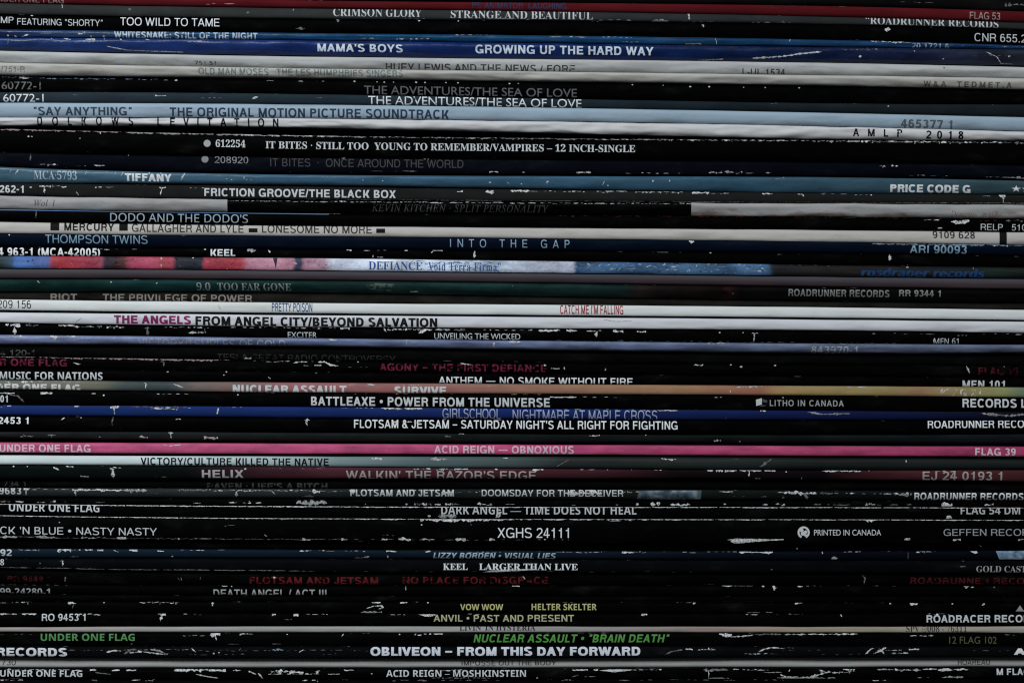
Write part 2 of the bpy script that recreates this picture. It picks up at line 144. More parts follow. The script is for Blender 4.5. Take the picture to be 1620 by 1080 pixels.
 (46,N,'92',0,18,868.5,879,'B',W2,{}),(46,T,'LIZZY BORDEN \u2022 VISUAL LIES',685,878,873.5,883,'B',(.42,.52,.62),{'slant':.22}),
 (47,N,'8',0,6,884.5,893.5,'RB',W2,{}),(47,'artist_lettering','KEEL',701,740,891,901,'RB',W,{}),(47,T,'LARGER THAN LIVE',758,914,891,901,'RB',W,{'wear':.08}),(47,P,'GOLD CASTLE',1545,1642,895,904.5,'R',(.36,.36,.36),{'wear':.1}),
 (48,N,'RR 9549 1',10,78,911,919.5,'B',(.045,.005,.006),{'wear':.35}),(48,'artist_lettering','FLOTSAM AND JETSAM',394,598,912.5,923.5,'B',(.11,.01,.013),{'wear':.28}),(48,T,'NO PLACE FOR DISGRACE',637,867,912.5,923.5,'B',(.10,.01,.012),{'wear':.34}),(48,P,'ROADRUNNER RECORDS',1441,1660,913.5,923.5,'B',(.06,.006,.007),{'wear':.3}),
 (49,N,'99-24280-1',-1,78,930,941,'NM',G5,{}),(49,T,'DEATH ANGEL / ACT III',337,516,932,945,'M',G5,{}),
 (51,'artist_lettering','VOW WOW',728,796,955,964.5,'NB',(.46,.46,.2),{'wear':.05}),(51,T,'HELTER SKELTER',841,944,954.5,964.5,'NB',(.44,.44,.2),{'wear':.05}),(51,'triangle_mark','\u25b2',1607,1621,957,967,'G',(.3,.3,.3),{}),
 (52,N,'RO 9453 1',66,135,970.5,981.5,'M',W2,{}),(52,T,'ANVIL \u2022 PAST AND PRESENT',686,908,972,982.5,'M',(.42,.42,.27),{'wear':.05}),(52,P,'ROADRACER RECORDS',1466,1652,972.5,984,'B',W2,{}),
 (53,T,"LIVIN' IN HYSTERIA",727,847,988.5,997,'RB',(.02,.02,.02),{'wear':.15}),(53,N,'SPV \u2299008 - 76311',1434,1530,989.5,999,'R',(.03,.03,.025),{'wear':.1}),
 (54,P,'UNDER ONE FLAG',64,213,1002,1013,'NB',(.08,.25,.08),{'wear':.08}),(54,T,'NUCLEAR ASSAULT \u2022 \u201cBRAIN DEATH\u201d',749,1057,1003,1015.5,'B',(.085,.28,.06),{'slant':.2,'wear':.1}),(54,N,'12 FLAG 102',1502,1577,1006.5,1017.5,'G',(.09,.1,.055),{}),
 (55,P,'RECORDS',-6,106,1024,1037,'H',(.62,.65,.7),{'wear':.12}),(55,T,'OBLIVEON \u2013 FROM THIS DAY FORWARD',586,1013,1023,1036.5,'H',(.62,.66,.74),{'wear':.12}),(55,N,'A',1604,1623,1025,1035,'H',W,{}),
 (56,N,'730',0,23,1044,1052.5,'S',(.03,.03,.03),{}),(56,T,'IMPOSSE OUT THE BODY',730,880,1045.5,1053,'M',(.05,.05,.05),{'wear':.2}),(56,P,'HOAREAU',1517,1568,1044,1052,'M',(.05,.05,.05),{'wear':.2}),
 (57,P,'UNDER ONE FLAG',0,130,1059.5,1069.5,'NB',W2,{'wear':.1}),(57,T,'ACID REIGN \u2013 MOSHKINSTEIN',611,832,1059.5,1070,'NM',W2,{}),(57,N,'M FLAG 22',1577,1650,1057,1067,'B',W2,{'wear':.1}),
]

# ------------------------------------------------------------------ wear marks (bare card showing through) and painted shrink-wrap glints, photo pixels
MARKS = """
h 326 372 6 1.2 .5;h 1425 1500 4 1.5 .4 d;h 1590 1620 8 3 .8 d;v 97 7 13 2;o 205 15 2.5 d;o 392 20 2 d;v 463 14 17 1.5;h 640 672 29.3 1.2 .5;h 770 838 29 1.6 .6;h 935 1000 31.5 1.5 .5;h 1030 1058 33.5 3 .9;h 1080 1130 34 1.5 .5;v 1090 21 31 3;h 1190 1250 36 2 .5;o 1240 35 2.5 d;
o 50 24.5 1.6;h 55 66 23.6 1.2 .6;h 468 482 45.5 2.5 .9 d;v 534 31 35 2;o 663 32.5 1.5;o 725 33 1.2;v 1112 39 43 2;h 1400 1409 47 2.5;
h 10 22 50 1.5 .9 b;o 12 56 1.6;h 22 26 57.5 1.8;p 1.6 33,58 45,54;h 123 130 53.5 1.8;v 133 49 54 1;v 143 56 60 1.8;v 164 56 59 2.2;h 62 108 52.5 1 .7 b;h 720 790 55.3 1.2 .6;h 620 680 61.5 2 .55;h 570 600 60.5 1.5 .5;h 870 1000 58.5 1.1 .5;h 985 1010 66 1.5 .6;v 1132 61 70 1.5;h 1085 1110 69 1.5;v 1250 62 66 1.2;h 1378 1430 65>67 2.4 .85;h 1430 1475 68 1.4 .7;h 1500 1620 72>74 1.2 .4 b;
h 0 15 62.5 1.5 .9 b;v 13 61 70 2.2 b;o 81 60.5 1.2;p 2 100,60.5 112,63;h 131 152 65 2.2 .7;h 135 150 62 1.5;v 165 60 63 2;o 191 62.5 1.5;h 230 237 63 1.8;h 296 330 66 1.5 .8;p 1.1 168,73 200,79 240,80.5 290,82;h 60 130 66 1 .5 b;p 1.4 1105,95 1130,94 1145,93;p 1.6 1190,92 1215,90.5 1240,89 1265,85 1300,82;o 1242,88.5 2.4;o 1361 89 2.2;h 1330 1390 78.5 2 .7 d;p 1 1560,82 1578,90 1585,100 1605,101;h 1540 1600 88 1 .4 b;o 1597 89 1.8;o 1493 93 1.5;o 1447 81 1.2;
h 1030 1200 73.5 2 .8 k;h 1080 1420 76.5 2.2 .6 k;h 1240 1400 79 1.6 .5 k;o 1269 104 2;o 1494 107 1.5 d;
h 0 60 121 1.4 .85 b;h 28 44 122 2.4 .9;h 60 170 123.2 1 .8 b;o 277 126 1.6;o 560 127.5 1.4;o 596 128.5 .9;o 607 129 1.3;o 622 129 .9;o 658 129 1.4;o 672 129.5 1.2;o 705 129.5 1.2;o 724 130 1.1;o 806 131 1.3;o 820 131 1;o 1001 133 1.2;o 1050 134 1;o 1093 136 1.5;o 1123 136 1.7;o 1178 137 .8;o 1212 137.5 1;o 1266 138 1.2;h 420 512 126.5 1 .3;h 170 270 124.5 1 .4 b;
h 115 125 149.5 1.6 .8 b;o 246 151 1.5;h 245 262 151.5 1;h 318 350 155 1.2 .5 b;p 2 398,156 408,153;h 500 510 154 1.5 .8 d;h 1220 1232 163.5 1.2 .7 b;o 1406 168 1.3;
h 0 200 204.8>208.2 1.9 .93 r;h 200 540 209.5>216 1.9 .92 g;h 60 160 206 1.2 .5;h 360 540 213>216 1.5 .5;h 540 1080 216>221 1.7 .85 g;h 760 1080 218.5>221 1.2 .4;h 1080 1480 221>224.3 1.7 .8 g;h 1340 1620 223.4>226 2 .85;h 1090 1260 221 2 .4;o 45 216 1.6;o 50 216 1.3;o 126 219 1.7 d;v 158 208 212 2;
h 540 1080 248.4>253 .9 .95 b;h 1080 1620 253>260 1 .95 b;h 0 6 239.8 1.4;v 47 241 254 2 d;h 44 52 240.5 1.5;v 202 242 247 2.4;h 230 245 244.5 1 .6;h 285 292 245 2;h 540 546 249 2;h 670 678 250 2.6;h 62 90 260.5 1.8 .8;h 148 165 261.5 1.4;h 120 135 262 1 .6;h 585 660 270.5 1.2 .4 d;h 774 788 271.5 1.5;o 828 272 1.4;h 912 935 272.5 1.5;h 990 1080 273.5 1.2 .4;h 1122 1175 272.5 2.2 .85;h 1180 1230 273.5 1.3 .4;h 1440 1500 277.5 1.4 .5;h 1560 1610 280 1.4 .6;h 1610 1624 281 2.2;h 1392 1403 262.5 2.6 .8;h 1411 1422 262 2.6 .8;
p 1.8 14,274 18,268.5;p 1.9 23,276 29,268.5;p 1.4 134,276 137,271;p 1.3 167,274 169,271;p 1.3 181,276 183,272;p 1.6 191,278 195,272;p 2 286,284 292,274;v 236 272 276 1.6;v 254 272 276 1.5;o 358 283 1;o 366 284 1;v 385 279 284 1.3;o 390 284 .9;o 397 284 .9;o 574 285 1.3;o 605 286 1.2;o 775 288.5 1.6;p 1.6 802,288 807,291.5;o 825 291 1.3;v 867 286 291 2.2;p 2.2 953,293 957,286;o 962 293.5 1.4;v 1033 284 288 1.9;v 1059 284 288 1.7;o 1240 281 1.2;h 1080 1240 282 .8 .3 b;
o 48 296 1.8;v 69 295 305 2.4;h 62 80 294.6 2;h 82 105 295 1.8 .85;h 150 180 296.5 1.4 .6;v 255 297 308 1.8;h 252 262 296.5 1.8;h 300 330 297.6 1.3 .4;p 1.2 120,303 124,309;h 723 732 302.3 1.8;h 768 781 303.3 2.4;h 808 838 302 1.8;h 838 880 302.3 1.2 .6;h 890 925 302.8 1.5 .7;h 944 992 303.2 1.9 .85;h 1005 1080 304 1.9 .85;h 1095 1122 304.8 2.2;h 1125 1165 306 1 .5;h 1206 1222 306.5 1.8;p 2 1262,307 1270,307.5 1272,311;h 1300 1380 307.8 1.2 .4;v 1586 309 320 2.6;h 1581 1591 309.6 2;h 1555 1580 310 1 .5;
h 359 1094 317.2>322 1.2 .72;h 359 1094 314.8>319.4 1.1 .97 g;h 1094 1620 319.4>321.7 1.2 .97 g;p 1.2 153,326 158,319;
v 56 332 345 1.6 d;h 880 1500 341>345.5 1.2 .8 m;h 330 640 335 .8 .3 m;h 1462 1488 347.4 1.5 .8;p 4 1505,350.5 1520,352 1534,349;h 1484 1491 361 1.4;h 1592 1620 349 1.8 .8 d;h 1550 1580 348.5 1.4 .5 m;
o 14 371.5 1.2;h 1380 1620 385.5>388.3 1.6 .95 b;o 1574 388 1.7;o 1594 389 1.7;h 1090 1098 382 2.2;
h 158 186 394 1.4 .5;h 209 220 394 1 .6;o 324 394.5 1.5;h 391 405 396 3 .9;v 424 395 400 2;h 548 556 395 1.6;h 575 612 396 1 .5;h 640 645 396;h 685 700 395.6 1.6;v 684 396 400 1.6;v 751 397 408 3.6;v 590 403 408 1.6;h 597 606 407 1.6;h 1040 1078 398.5 1.3 .4 d;o 1124 399.5 1.5;h 1230 1270 402 1 .3 d;v 1408 403 412 4.4;h 1424 1437 419.5 1.4 .8;
v 254 407 410 2;v 254 418 423 2.4;o 305 408 1.4;o 94 424.2 1.2;o 131 424.6 1.2;o 359 425.5 1;v 1180 417 422 2.4 b;o 1436 422.5 1.5;v 1540 422.5 426 1.5 b;h 1250 1320 420 1 .3 d;h 600 780 417 1.2 .25;h 920 1200 421 1.2 .35 b;h 910 1200 426 1.2 .3 b;h 920 1190 430 1.1 .3 b;
p 1.6 58,444 63,448;p 1.6 246,449 249,446.5;o 175 446 1.2;p 1.3 648,461 662,461;o 1160 464 1.2 d;o 811 452 1.2 d;
p .9 118,513 121,508 129,503 g;p .8 345,481 347,487 350,489 g;p .8 955,505.5 975,508.5 1000,507.5 g;
h 8 13 513 1.8;v 23 515 530 3.4;h 16 31 514.5 2.6;h 40 60 514.3 1.8 .85;h 92 118 514.8 1.5;h 118 160 516 2.2 .75;h 168 196 517.4 2.4 .85;v 233 518.5 532 5 d;h 298 325 526 3 .8;v 323 519 527 1.6 d;h 260 330 517.6 1.5 .6;h 365 530 518.4 1.6 .5;h 538 553 518.8 2.4;p 2.4 607,519 611,525;h 613 645 521 2 .85;h 645 685 521 2.6 .85;p 3 662,527 675,521;h 688 712 521.4 1.8 .9;h 718 736 521.4 2.2 .9;h 765 842 522 1.4 .4;h 852 886 522.6 2.3 .95;h 896 913 523 1.8 .9;h 928 952 523.5 1.5 .7;v 945 524 533 3.6;h 970 986 524.2 1.8;h 1008 1022 524.6 1.8;o 1139 526 1.7;o 1176 526 1.1;v 1194 527 540 1.8;h 1190 1200 526.8 1.4 .7;h 1515 1530 530 1.6 .6;v 1478 535 543 1.4;h 1380 1620 527.2>528.5 1 .2;
h 13 34 531.3 3.6 .9;h 78 93 532.8 3.4 .9;h 105 118 531.2 1.8;h 178 195 534.8 1.8 .7;v 643 537 547 1.3;v 781 539 550 1.8;h 640 656 537.2 2.6 .9;h 805 823 540.6 2.6 .9;h 520 533 537.5 3 .9;h 1120 1160 542.6 1.5 .6;h 1330 1370 543.5 1.5 .6;h 0 540 530.3>535.8 1.2 .5 b;h 540 1620 536.3>545.8 1.1 .45 b;
h 0 200 563.6>567.2 1.8 .96 r;h 200 342 567.2>570 1.8 .93 r;h 342 362 569 1.4 .8 r;h 385 396 567 2;h 400 540 571 1 .25 d;
p 1.8 115,573.5 121,575.5 127,576;v 257 571 579 2.8 d;h 250 260 569 1.4 .8;h 420 458 572 1 .7;p 1.6 464,574 473,572.2 486,572;p 1.9 503,572.5 514,572.8 522,577 535,579;h 480 487 578 1.1;h 497 508 578 1.1;o 566 572.5 1.2;p 1.4 728,574.5 745,577;o 862 577.5 1.8;h 872 885 583 1.3;v 893 580 585 1.4;v 958 582 586 1.3;h 1098 1113 577.5 1.8;o 1157 577 1.3;o 1173 580 1.8;o 1227 578 1.6;p 1.5 1530,579 1535,590;o 1590 580 1.2 d;h 550 580 580 1 .4 d;h 700 950 572.6 .8 .2 r;
o 265 588 1.6;o 354 593 1.1;o 358 588 1.3;p 2.2 424,596 428,599;h 30 60 590 1 .4;o 500 589.5 1.5 d;
h 33 52 603.6 2.4 .8;p 1.4 8,603 18,606;v 230 605 614 1.9;p 1.2 274,607 290,613;h 550 606 608.5 1.2 .4;h 634 663 608.5 1.5 .85;h 770 792 611 1.5 .6;h 1158 1206 611.3 2.2 .85;v 1155 617 621 1.4;p 1.6 1490,622 1496,617 1503,614;h 1340 1420 611.5 1.1 .4;h 60 130 603.5 1.3 .4;
h 0 23 621.5 1.4;p 1.6 14,624 28,626 38,636 d;h 64 83 622 1.8;h 145 151 622.6 1.2;o 164 625 1.5;h 248 302 623.5 1.4 .45;o 376 624 1.3;h 870 912 628 1.2;h 1130 1142 628.3 1.6 .6;o 1239 628.6 1.1;o 2 644 1.4 d;h 560 660 622.5 1.1 .25;h 900 980 628 1.2 .3;
h 11 17 641.8 1.3;h 117 125 642.2 1.4;v 180 643.5 656 2.2;h 174 188 643.3 1.8;h 208 302 644 1.4 .85;h 238 282 646.3 1.7 .85;v 345 645 655 1.9;h 360 382 644.3 1.3 .5;h 540 600 644.7 1 .5;h 603 668 646 1.8 .9;h 880 1040 648 1.1 .3;h 1040 1072 649 1.4 .9;v 1150 660 664 1.2 b;h 1203 1212 649 1.8;p 2 1278,651.5 1300,655 1345,654 g;p 2.6 1553,653.5 1575,656 1600,657.5 1622,655 g;
p 2.2 96,664 102,660.5;o 128 660.5 1.1;v 179 659 674 1.8 d;h 278 286 662.8 1.3;v 486 663 673 3.4;h 620 668 667 1.8 .75;h 700 900 663.5 .9 .12;
h 31 52 689.5 2 .75;h 74 93 688.5 1.8 .65;v 270 684 693 3.2;h 220 233 692 1.6;h 322 344 692.5 2.4;o 157 691 1;h 704 713 690.3 1.4 d;h 726 734 686 1.3;h 932 949 689 1.4;h 1130 1141 697 2;o 1171 698.5 1.4;o 1022 688 1;
p .9 258,702.5 268,705 287,703;h 560 590 709 .8 .6 r;p .8 675,708 660,713 r;
h 588 604 725 2.4;h 680 708 726 3 .9;h 796 803 724.5 1.4;h 1046 1070 726 2.4 .85;p 2.4 1203,738.5 1221,725.5 d;p 1.4 880,738 900,727 d;h 1160 1176 725.3 1 .5;v 1434 727 732 1.6;
p 3 84,738.5 93,743;h 104 116 738 1.8;o 21 737.5 1.3;o 43 737.5 1;v 177 741 756 4;h 173 191 740.5 3.4 .7;h 127 140 753.5 1.6;h 244 266 754 1.2 .5 d;o 388 741.5 1.6;h 654 681 741.3 1.7 .65;h 690 716 741.8 2.4 .85;h 719 740 741.3 2;o 785 742 1.8;h 842 860 742.6 2.3 .85;h 918 962 742.6 1.2 .45;h 980 1000 742.8 1.2 .5;h 1035 1056 743.3 1.2 .5;h 1119 1128 743.6 1.8;h 1133 1144 744 2.6;h 1147 1166 744 2.2;h 1169 1206 744 2.5 .95;v 1186 745 753 4.4;h 1209 1227 743.6 2.2;h 1301 1363 744.5 3.2 .9;o 1375 744 1.2;h 1480 1522 745.3 1.6 .5;h 1195 1203 757 1.4;o 1244 746 1.2;h 430 520 741 1 .4 d;v 1269 755 759 1.4;
h 37 47 773.3 1.8;v 42 774 783 2.4;h 114 132 774.5 2.2;v 118 775 785 2.6;h 132 166 775 1.8;h 165 232 775.3 2.3 .93;h 198 232 775.5 3.6 .85;h 232 256 780 1.5 .5 d;h 280 332 774.8 1.8 .93;h 338 372 775.6 1.4 .7;h 374 400 776.3 2.5 .85;v 374 777 786 4.2;h 400 496 775.8 1.6 .88;h 494 506 777.5 3.2;h 506 546 777 1.4 .6;p 1.4 430,776.5 435,782;h 478 496 785.5 2.2 .9 d;v 558 776 782 3;h 552 562 775.5 2;h 655 690 775.3 1.4 .5;h 698 730 778.5 2.5 .9;h 897 952 779.5 4.2 .93;h 985 1012 778 1.7 .6;h 740 760 778 1.4 .5;h 1030 1050 786.5 1.4 d;h 1138 1160 777.5 1.7 .9;h 1230 1268 778.5 1.8 .85;h 1240 1318 779.5 2.8 .93;v 1275 781 790 6 g;h 1398 1442 781 1.8 .75;h 1422 1440 782 3.2 .75;v 1240 785 789 3 d;h 50 112 774 1 .5;h 1320 1400 780 1.1 .4;h 1160 1232 785 1.2 .2 d;
h 0 16 793.3 2.2 .85;h 24 37 793.5 1.8;h 58 92 794 1.3 .6;o 86 792.5 2;h 362 397 795 2 .6;h 404 413 795 1.3;h 468 517 795.5 3.6 .9;o 578 797 .8;o 643 797 1.6;h 655 682 797 2.4 .85;h 688 697 797.5 1.4;h 704 727 797 2.4 .85;h 755 779 797.6 3.2 .85;o 1008 797.5 2.6;h 1030 1043 797 4;h 1061 1069 798 1.8;h 1070 1092 798 3.2 .95;o 1147 797 2;h 1207 1214 798 1.3;h 1227 1242 798 3.2 .85;h 1288 1312 798 1.6 .4;h 1318 1352 798 1.3 .7;h 1369 1395 798 2.2 .85;h 1408 1442 798.3 1.3 .5;h 1490 1507 798 4.4;h 1558 1572 798 2.4;h 100 350 794.5 1 .12;h 800 1000 798 1.2 .12;
h 0 540 797.3>801.3 1.1 .975;h 540 1620 801.3>803 1.1 .965;
h 0 540 815.2>820.2 1.2 .975;h 540 1080 820.2>821.4 1.4 .95;h 1080 1622 821.4>822.6 1.2 .965;h 665 796 821 3.4 .97;h 693 722 816 4.2 .9;p 4 784,818.5 793,809;o 679 816 2;h 1370 1388 822 2.6;p 3.6 1497,820 1503,816 1506,820;h 430 460 819 2.4 .9 g;h 90 100 816.5 2 g;h 960 1000 823.3 1.4 .7;
h 0 540 848.8>852.8 1 .88 g;h 0 31 849 1.8 .9;h 54 87 849.3 2.4 .92;h 128 167 850 2 .75;h 184 199 850.6 2.4;v 282 850 854 2;h 478 491 852.6 2.4;h 540 549 853 2.2;h 604 613 853 2.4;h 630 650 853 3 .95;h 667 687 853 2.8 .95;h 720 737 853 2.6;h 774 783 853 2.2;o 862 853 1.2;p 1.2 1151,853.5 1160,853 ;q 1155,856 1162,851.5 1200,852 1240,852.6 1240,853.4 1200,856.2 1162,859.5;h 1431 1440 853 1.8;h 1508 1520 853.4 1.8;h 1611 1622 853.5 1.8;o 667 830 1.4;o 745 829.5 1 d;o 94 826 1;h 355 374 831 1.2 .5 d;p 1.6 418,845 422,848;h 605 625 846 1.2 .5 d;h 540 900 853 .9 .3 g;
h 824 852 862 1.1 .8;p 3.2 1549,861 1554,865;o 1262 868 1;
h 29 62 869.5 1.8 .85;h 91 112 869.6 2.8 .97;h 110 127 870 1.3 .6;h 134 146 869.8 1.8;h 154 163 870 1.7;p 1.8 179,869.5 187,873;h 204 217 870 2;h 249 259 871 1.3;h 285 360 870.3 1 .5;h 474 492 871 1.8 .85;h 504 532 871 1.4 .7;h 545 582 871 1.1 .5;h 611 619 871.3 1.7;h 619 627 872 1.6;h 673 681 872.3 1.4;h 740 792 873 1.1 .5;h 880 952 873.2 1.1 .7;h 984 1002 873.2 2;h 1000 1022 873.4 1.1 .85;h 1080 1166 873 1 .5;h 1170 1179 872.8 2.4;h 1179 1189 873 1.3;h 1190 1210 873.3 1.1;h 1209 1223 873.4 2.4;v 1302 871 876 2;h 1335 1362 872.8 1.1 .6;h 1450 1466 872.2 2.4 .85;h 1466 1480 872.5 1.3 .7;h 1536 1546 872.4 2.2;h 98 124 880 1.8 .5 d;o 272 880 1.8;p 2 559,883 575,882 584,880;v 614 878 883 2.4;h 1316 1325 883 2.2;v 1437 873 884 1.6 d;
v 98 886 895 2.8;o 63 890.5 1.3 d;q 763,905 775,902.3 800,900.8 850,899 845,901 800,904 770,906.3;h 0 200 897.2>900.4 1.2 .92 g;h 200 484 900.4>903 1.1 .9 g;h 484 1100 903.6>904.3 .8 .2 d;h 1519 1528 895.5 1.3 d;o 1221 900.5 1.4 d;
v 103 912 920 3 d;v 285 913 919 1.8 d;p 1.4 280,914 283,918 d;v 316 913 917 1.5 d;p 3 827,912 831,916;p 2.2 1365,910 1370,915 1368,924 d;o 433 913.5 1.8;h 190 216 925 1 .5 d;h 0 130 924.8 .9 .35 d;h 350 367 926.8 1.4 .6;v 641 927 933 3;h 810 822 927 1.3;h 1113 1130 925 1.4 d;h 1143 1192 926.5 1.3 .93;o 1208 927 2.2;v 1227 927.5 934 4.2;h 1262 1300 927 1.1 .45;h 1526 1545 928.5 3 .65;o 1574 929 1.3 d;h 1396 1420 926.8 1 .5;
h 540 1250 950.4>951.3 .9 .9 m;h 400 540 950.5 .7 .3 m;h 1300 1500 951.3 .8 .3 m;h 24 50 952.8 2.2 .7;h 107 120 953 2.8;v 115 955 962 1.4 d;o 164 952.8 1.1;h 220 282 952.9 1.7 .85;v 336 952.5 958 3;h 633 644 952.8 1.8;h 588 602 952.6 1.3;o 677 953 1.2;o 1098 954 1.8;h 1258 1270 953 2.2;o 1409 954.4 1.3;h 1440 1452 954.4 2.2;o 1507 954.6 1.3;p 2.2 1554,957 1559,954;h 0 20 952.6 1.1 .6;
p 1.8 580,962 590,958.5 603,957.5 606,960.5 598,963;h 571 604 968 2.2 .97;h 1183 1202 968.3 1.4;h 1212 1222 968.3 1.1;
h 0 16 970.7 1.8 .95;h 18 26 971 1;h 34 57 971 1.8 .93;h 124 162 971 1.8 .75;v 256 971 982 3;h 250 262 971 2.2;h 289 322 971.3 1 .45;h 430 436 971.5 2.2;h 464 472 971.3 2.4;h 484 518 971.3 1.1 .7;h 450 462 980 1.6 .8 d;h 618 642 971.4 1 .6;q 661,971.4 676,971 690,971.6 682,975 672,974.4;h 740 762 971.3 1.1 .5;h 1015 1024 971.4 2;h 1248 1270 971.6 1.4 .7;p 2 1330,971 1332,975;h 1469 1502 970.8 1.1 .5;o 1483 971.4 1.8;h 1180 1230 971.4 1 .35;
h 289 332 1005 1.4 .6;h 333 348 1003 2.5;v 340 1004 1012 2.2;h 379 392 1002.3 1.7;o 454 1003 1;o 632 1003 1;h 655 682 1003 1.7 .6;h 686 700 1002.6 1.3;v 543 1002 1006 1.7;h 1138 1152 1002.3 1.4;q 1141,1002.3 1158,1002.3 1157,1006 1149,1007.5 1143,1005.5;p 1.5 1156,1007 1175,1006 1192,1003.8;h 1194 1357 1002.8 1.7 .9;h 1440 1460 1004.5 1.4 .65;h 1461 1477 1004.8 1.7 .6;o 208 1018 1.4 d;h 360 380 1018.5 1 .5 d;h 430 450 1018.5 1.3 .6 d;h 1590 1605 1003.5 1 .5 d;h 380 400 1003 1 .5;h 0 60 1003 .8 .3 d;
h 108 168 1028.5 1 .5 d;p 1.6 168,1031 180,1028.5 192,1029;p 2 196,1034 207,1027 215,1026 d;p 1.8 205,1032 225,1030 262,1035;p 2 238,1026.5 252,1029 265,1035 g;h 195 300 1027 1.1 .6 g;h 300 600 1028.5 .9 .55 d;o 338 1033 1.6;o 346 1031.5 1.3;p 1.6 303,1025 310,1031;v 380 1025 1028 1.6;h 430 448 1027.5 1.8 .9 b;p 1.6 473,1031 480,1027;h 510 532 1034 1.1 .6 d;h 300 400 1034.5 .8 .4 d;p 1.6 1052,1035 1062,1030 1080,1027 d;h 1085 1096 1026.5 1.4;h 1104 1132 1027 1.8 .85;p 1.7 1200,1030.5 1208,1026.5 1220,1024 1232,1023.5;h 1216 1256 1024.5 1.2 .85;h 1178 1228 1033.5 1.2 .7;h 1238 1302 1028 1 .4 d;p 2.6 1369,1034 1378,1026 1382,1025;p 2.6 1382,1033.5 1395,1027 1402,1024;p 3 1391,1025 1396,1030 1399,1034;h 1400 1427 1028 1.2 .8;h 1411 1437 1032.5 1.7 .85;h 1438 1454 1026.5 1.4;h 1540 1600 1028.5 .9 .3 d;h 1300 1370 1034 .9 .25 d;
h 8 72 1058.8 1.8 .85;h 70 132 1059 1.4 .7;h 142 152 1059.3 1.7;h 177 189 1059.3 1.7;h 200 215 1059.5 1.3;h 276 357 1059.5 2.2 .97;h 369 380 1059.6 1.7;p 1.6 393,1061 405,1066;h 428 477 1061.5 2.8 .88;h 458 480 1064 2.2;h 424 505 1065.3 1.4 .75;p 2 408,1064 413,1069 416,1073;p 1.8 500,1066 503,1061 506,1060;h 519 537 1065.5 1;h 544 560 1059.6 1.8;o 588 1065 1.2;h 688 738 1059.5 1.5 .85;h 684 738 1072 1.1 .7;v 741 1066 1073 1.3;h 748 775 1071.6 1.3 .8;h 906 930 1059.2 1.4;h 939 946 1059 1.6;h 968 982 1058.8 1.3 .7;q 948,1059.6 965,1058.4 1000,1058.2 998,1060 972,1062.6 962,1061.5;h 1000 1048 1058.6 1.4 .75;h 1113 1152 1058.5 1.8 .93;v 1121 1059 1072 1.9;h 1116 1128 1061 2.4 .8;h 1160 1186 1058.6 1.3 .7;h 1188 1217 1058.6 1.4 .85;h 1208 1237 1063 1.1 .9;p 2.4 1234,1066.5 1245,1070.5 1262,1071.5 1285,1071 1300,1065 1312,1062;h 1298 1347 1062.3 1.8 .85;h 1334 1352 1058.8 2.6;p 1.5 1296,1059 1306,1062;h 1388 1414 1058.4 1.7 .93;h 1416 1457 1059 2.3 .85;p 1.6 1425,1062 1432,1058;h 1460 1482 1058 1.5;h 1484 1532 1058.6 2.3 .9;v 1250 1058 1062 1.2;p 1.4 150,1063 175,1066 d;p 1.4 310,1066 330,1070 345,1072;o 850 1072 1.6;p 1.3 905,1070 915,1067 d;h 925 945 1070 1 .6;h 1490 1524 1070.6 1.8 .9;h 1452 1470 1071.5 1.2 .5;h 1120 1154 1072.3 1.3 .93;h 1230 1322 1072 1.8 .9;h 0 120 1072.3 1 .25 d;
h 0 37 1075.6 1.8 .6;h 145 153 1075.8 1.5 d;h 208 242 1075.8 1.7 .6;h 478 502 1075.6 1.8 .65;h 620 792 1076 1.4 .45 d;h 888 907 1075.6 1.2 .8;h 1380 1402 1075 1.7 .6;h 1060 1240 1075.3 1.1 .35 d;h 980 1040 1075.5 1.2 .4 d
"""

# ------------------------------------------------------------------ geometry of the stack
XS = [-150 + 6 * i for i in range(321)]              # -150 .. 1770
def cubic(v):
    px = (0, 540, 1080, 1620)
    def f(x):
        xc = min(max(x, 0), 1620)
        r = 0
        for i in range(4):
            t = v[i]
            for j in range(4):
                if j != i: t *= (xc - px[j]) / (px[i] - px[j])
            r += t
        if x < 0: r += (v[1] - v[0]) / 540 * x
        if x > 1620: r += (v[3] - v[2]) / 540 * (x - 1620)
        return r
    return f
TA, BA = [], []
for i, R in enumerate(ROWS):
    ft, fb = cubic(R[0]), cubic(R[1])
    t = [ft(x) + .35 * mnoise.noise((x * .012, i * 3.1, 0)) for x in XS]
    b = [fb(x) + .35 * mnoise.noise((x * .012, i * 3.1 + 1.7, 5)) for x in XS]
    if i:
        t = [max(a, p + .35) for a, p in zip(t, BA[-1])]
    b = [max(a, q + 3.5) for a, q in zip(b, t)]
    TA.append(t); BA.append(b)
def lerpx(arr, x):
    q = (x - XS[0]) / 6.0
    k = min(max(int(q), 0), len(XS) - 2); f = q - k
    return arr[k] * (1 - f) + arr[k + 1] * f
SG = [0, .03, .09, .2, .35, .5, .65, .8, .91, .97, 1]    # stations across the spine
def prof(s): return abs(2 * s - 1) ** 4
YA = []                                                 # YA[row][station][x]
for i, R in enumerate(ROWS):
    wv = R[5].get('wave', .09)
    YA.append([[(R[2] + .8 * R[3] * prof(s) + R[5].get('tilt', 0) * s ** 1.6
                 + wv * (mnoise.noise((x * .006, s * 1.3, i * 2.3)) + .5 * mnoise.noise((x * .021, s * 2.2, i * 2.3 + 9)))
                 + R[5].get('crum', .03) * (abs(mnoise.noise((x * .011 + s * .5, s * 1.6, i * 1.9 + 4))) + .6 * abs(mnoise.noise((x * .034 - s * .9, s * 2.6, i * 1.9 + 14))))) * .001
                for x in XS] for s in SG])
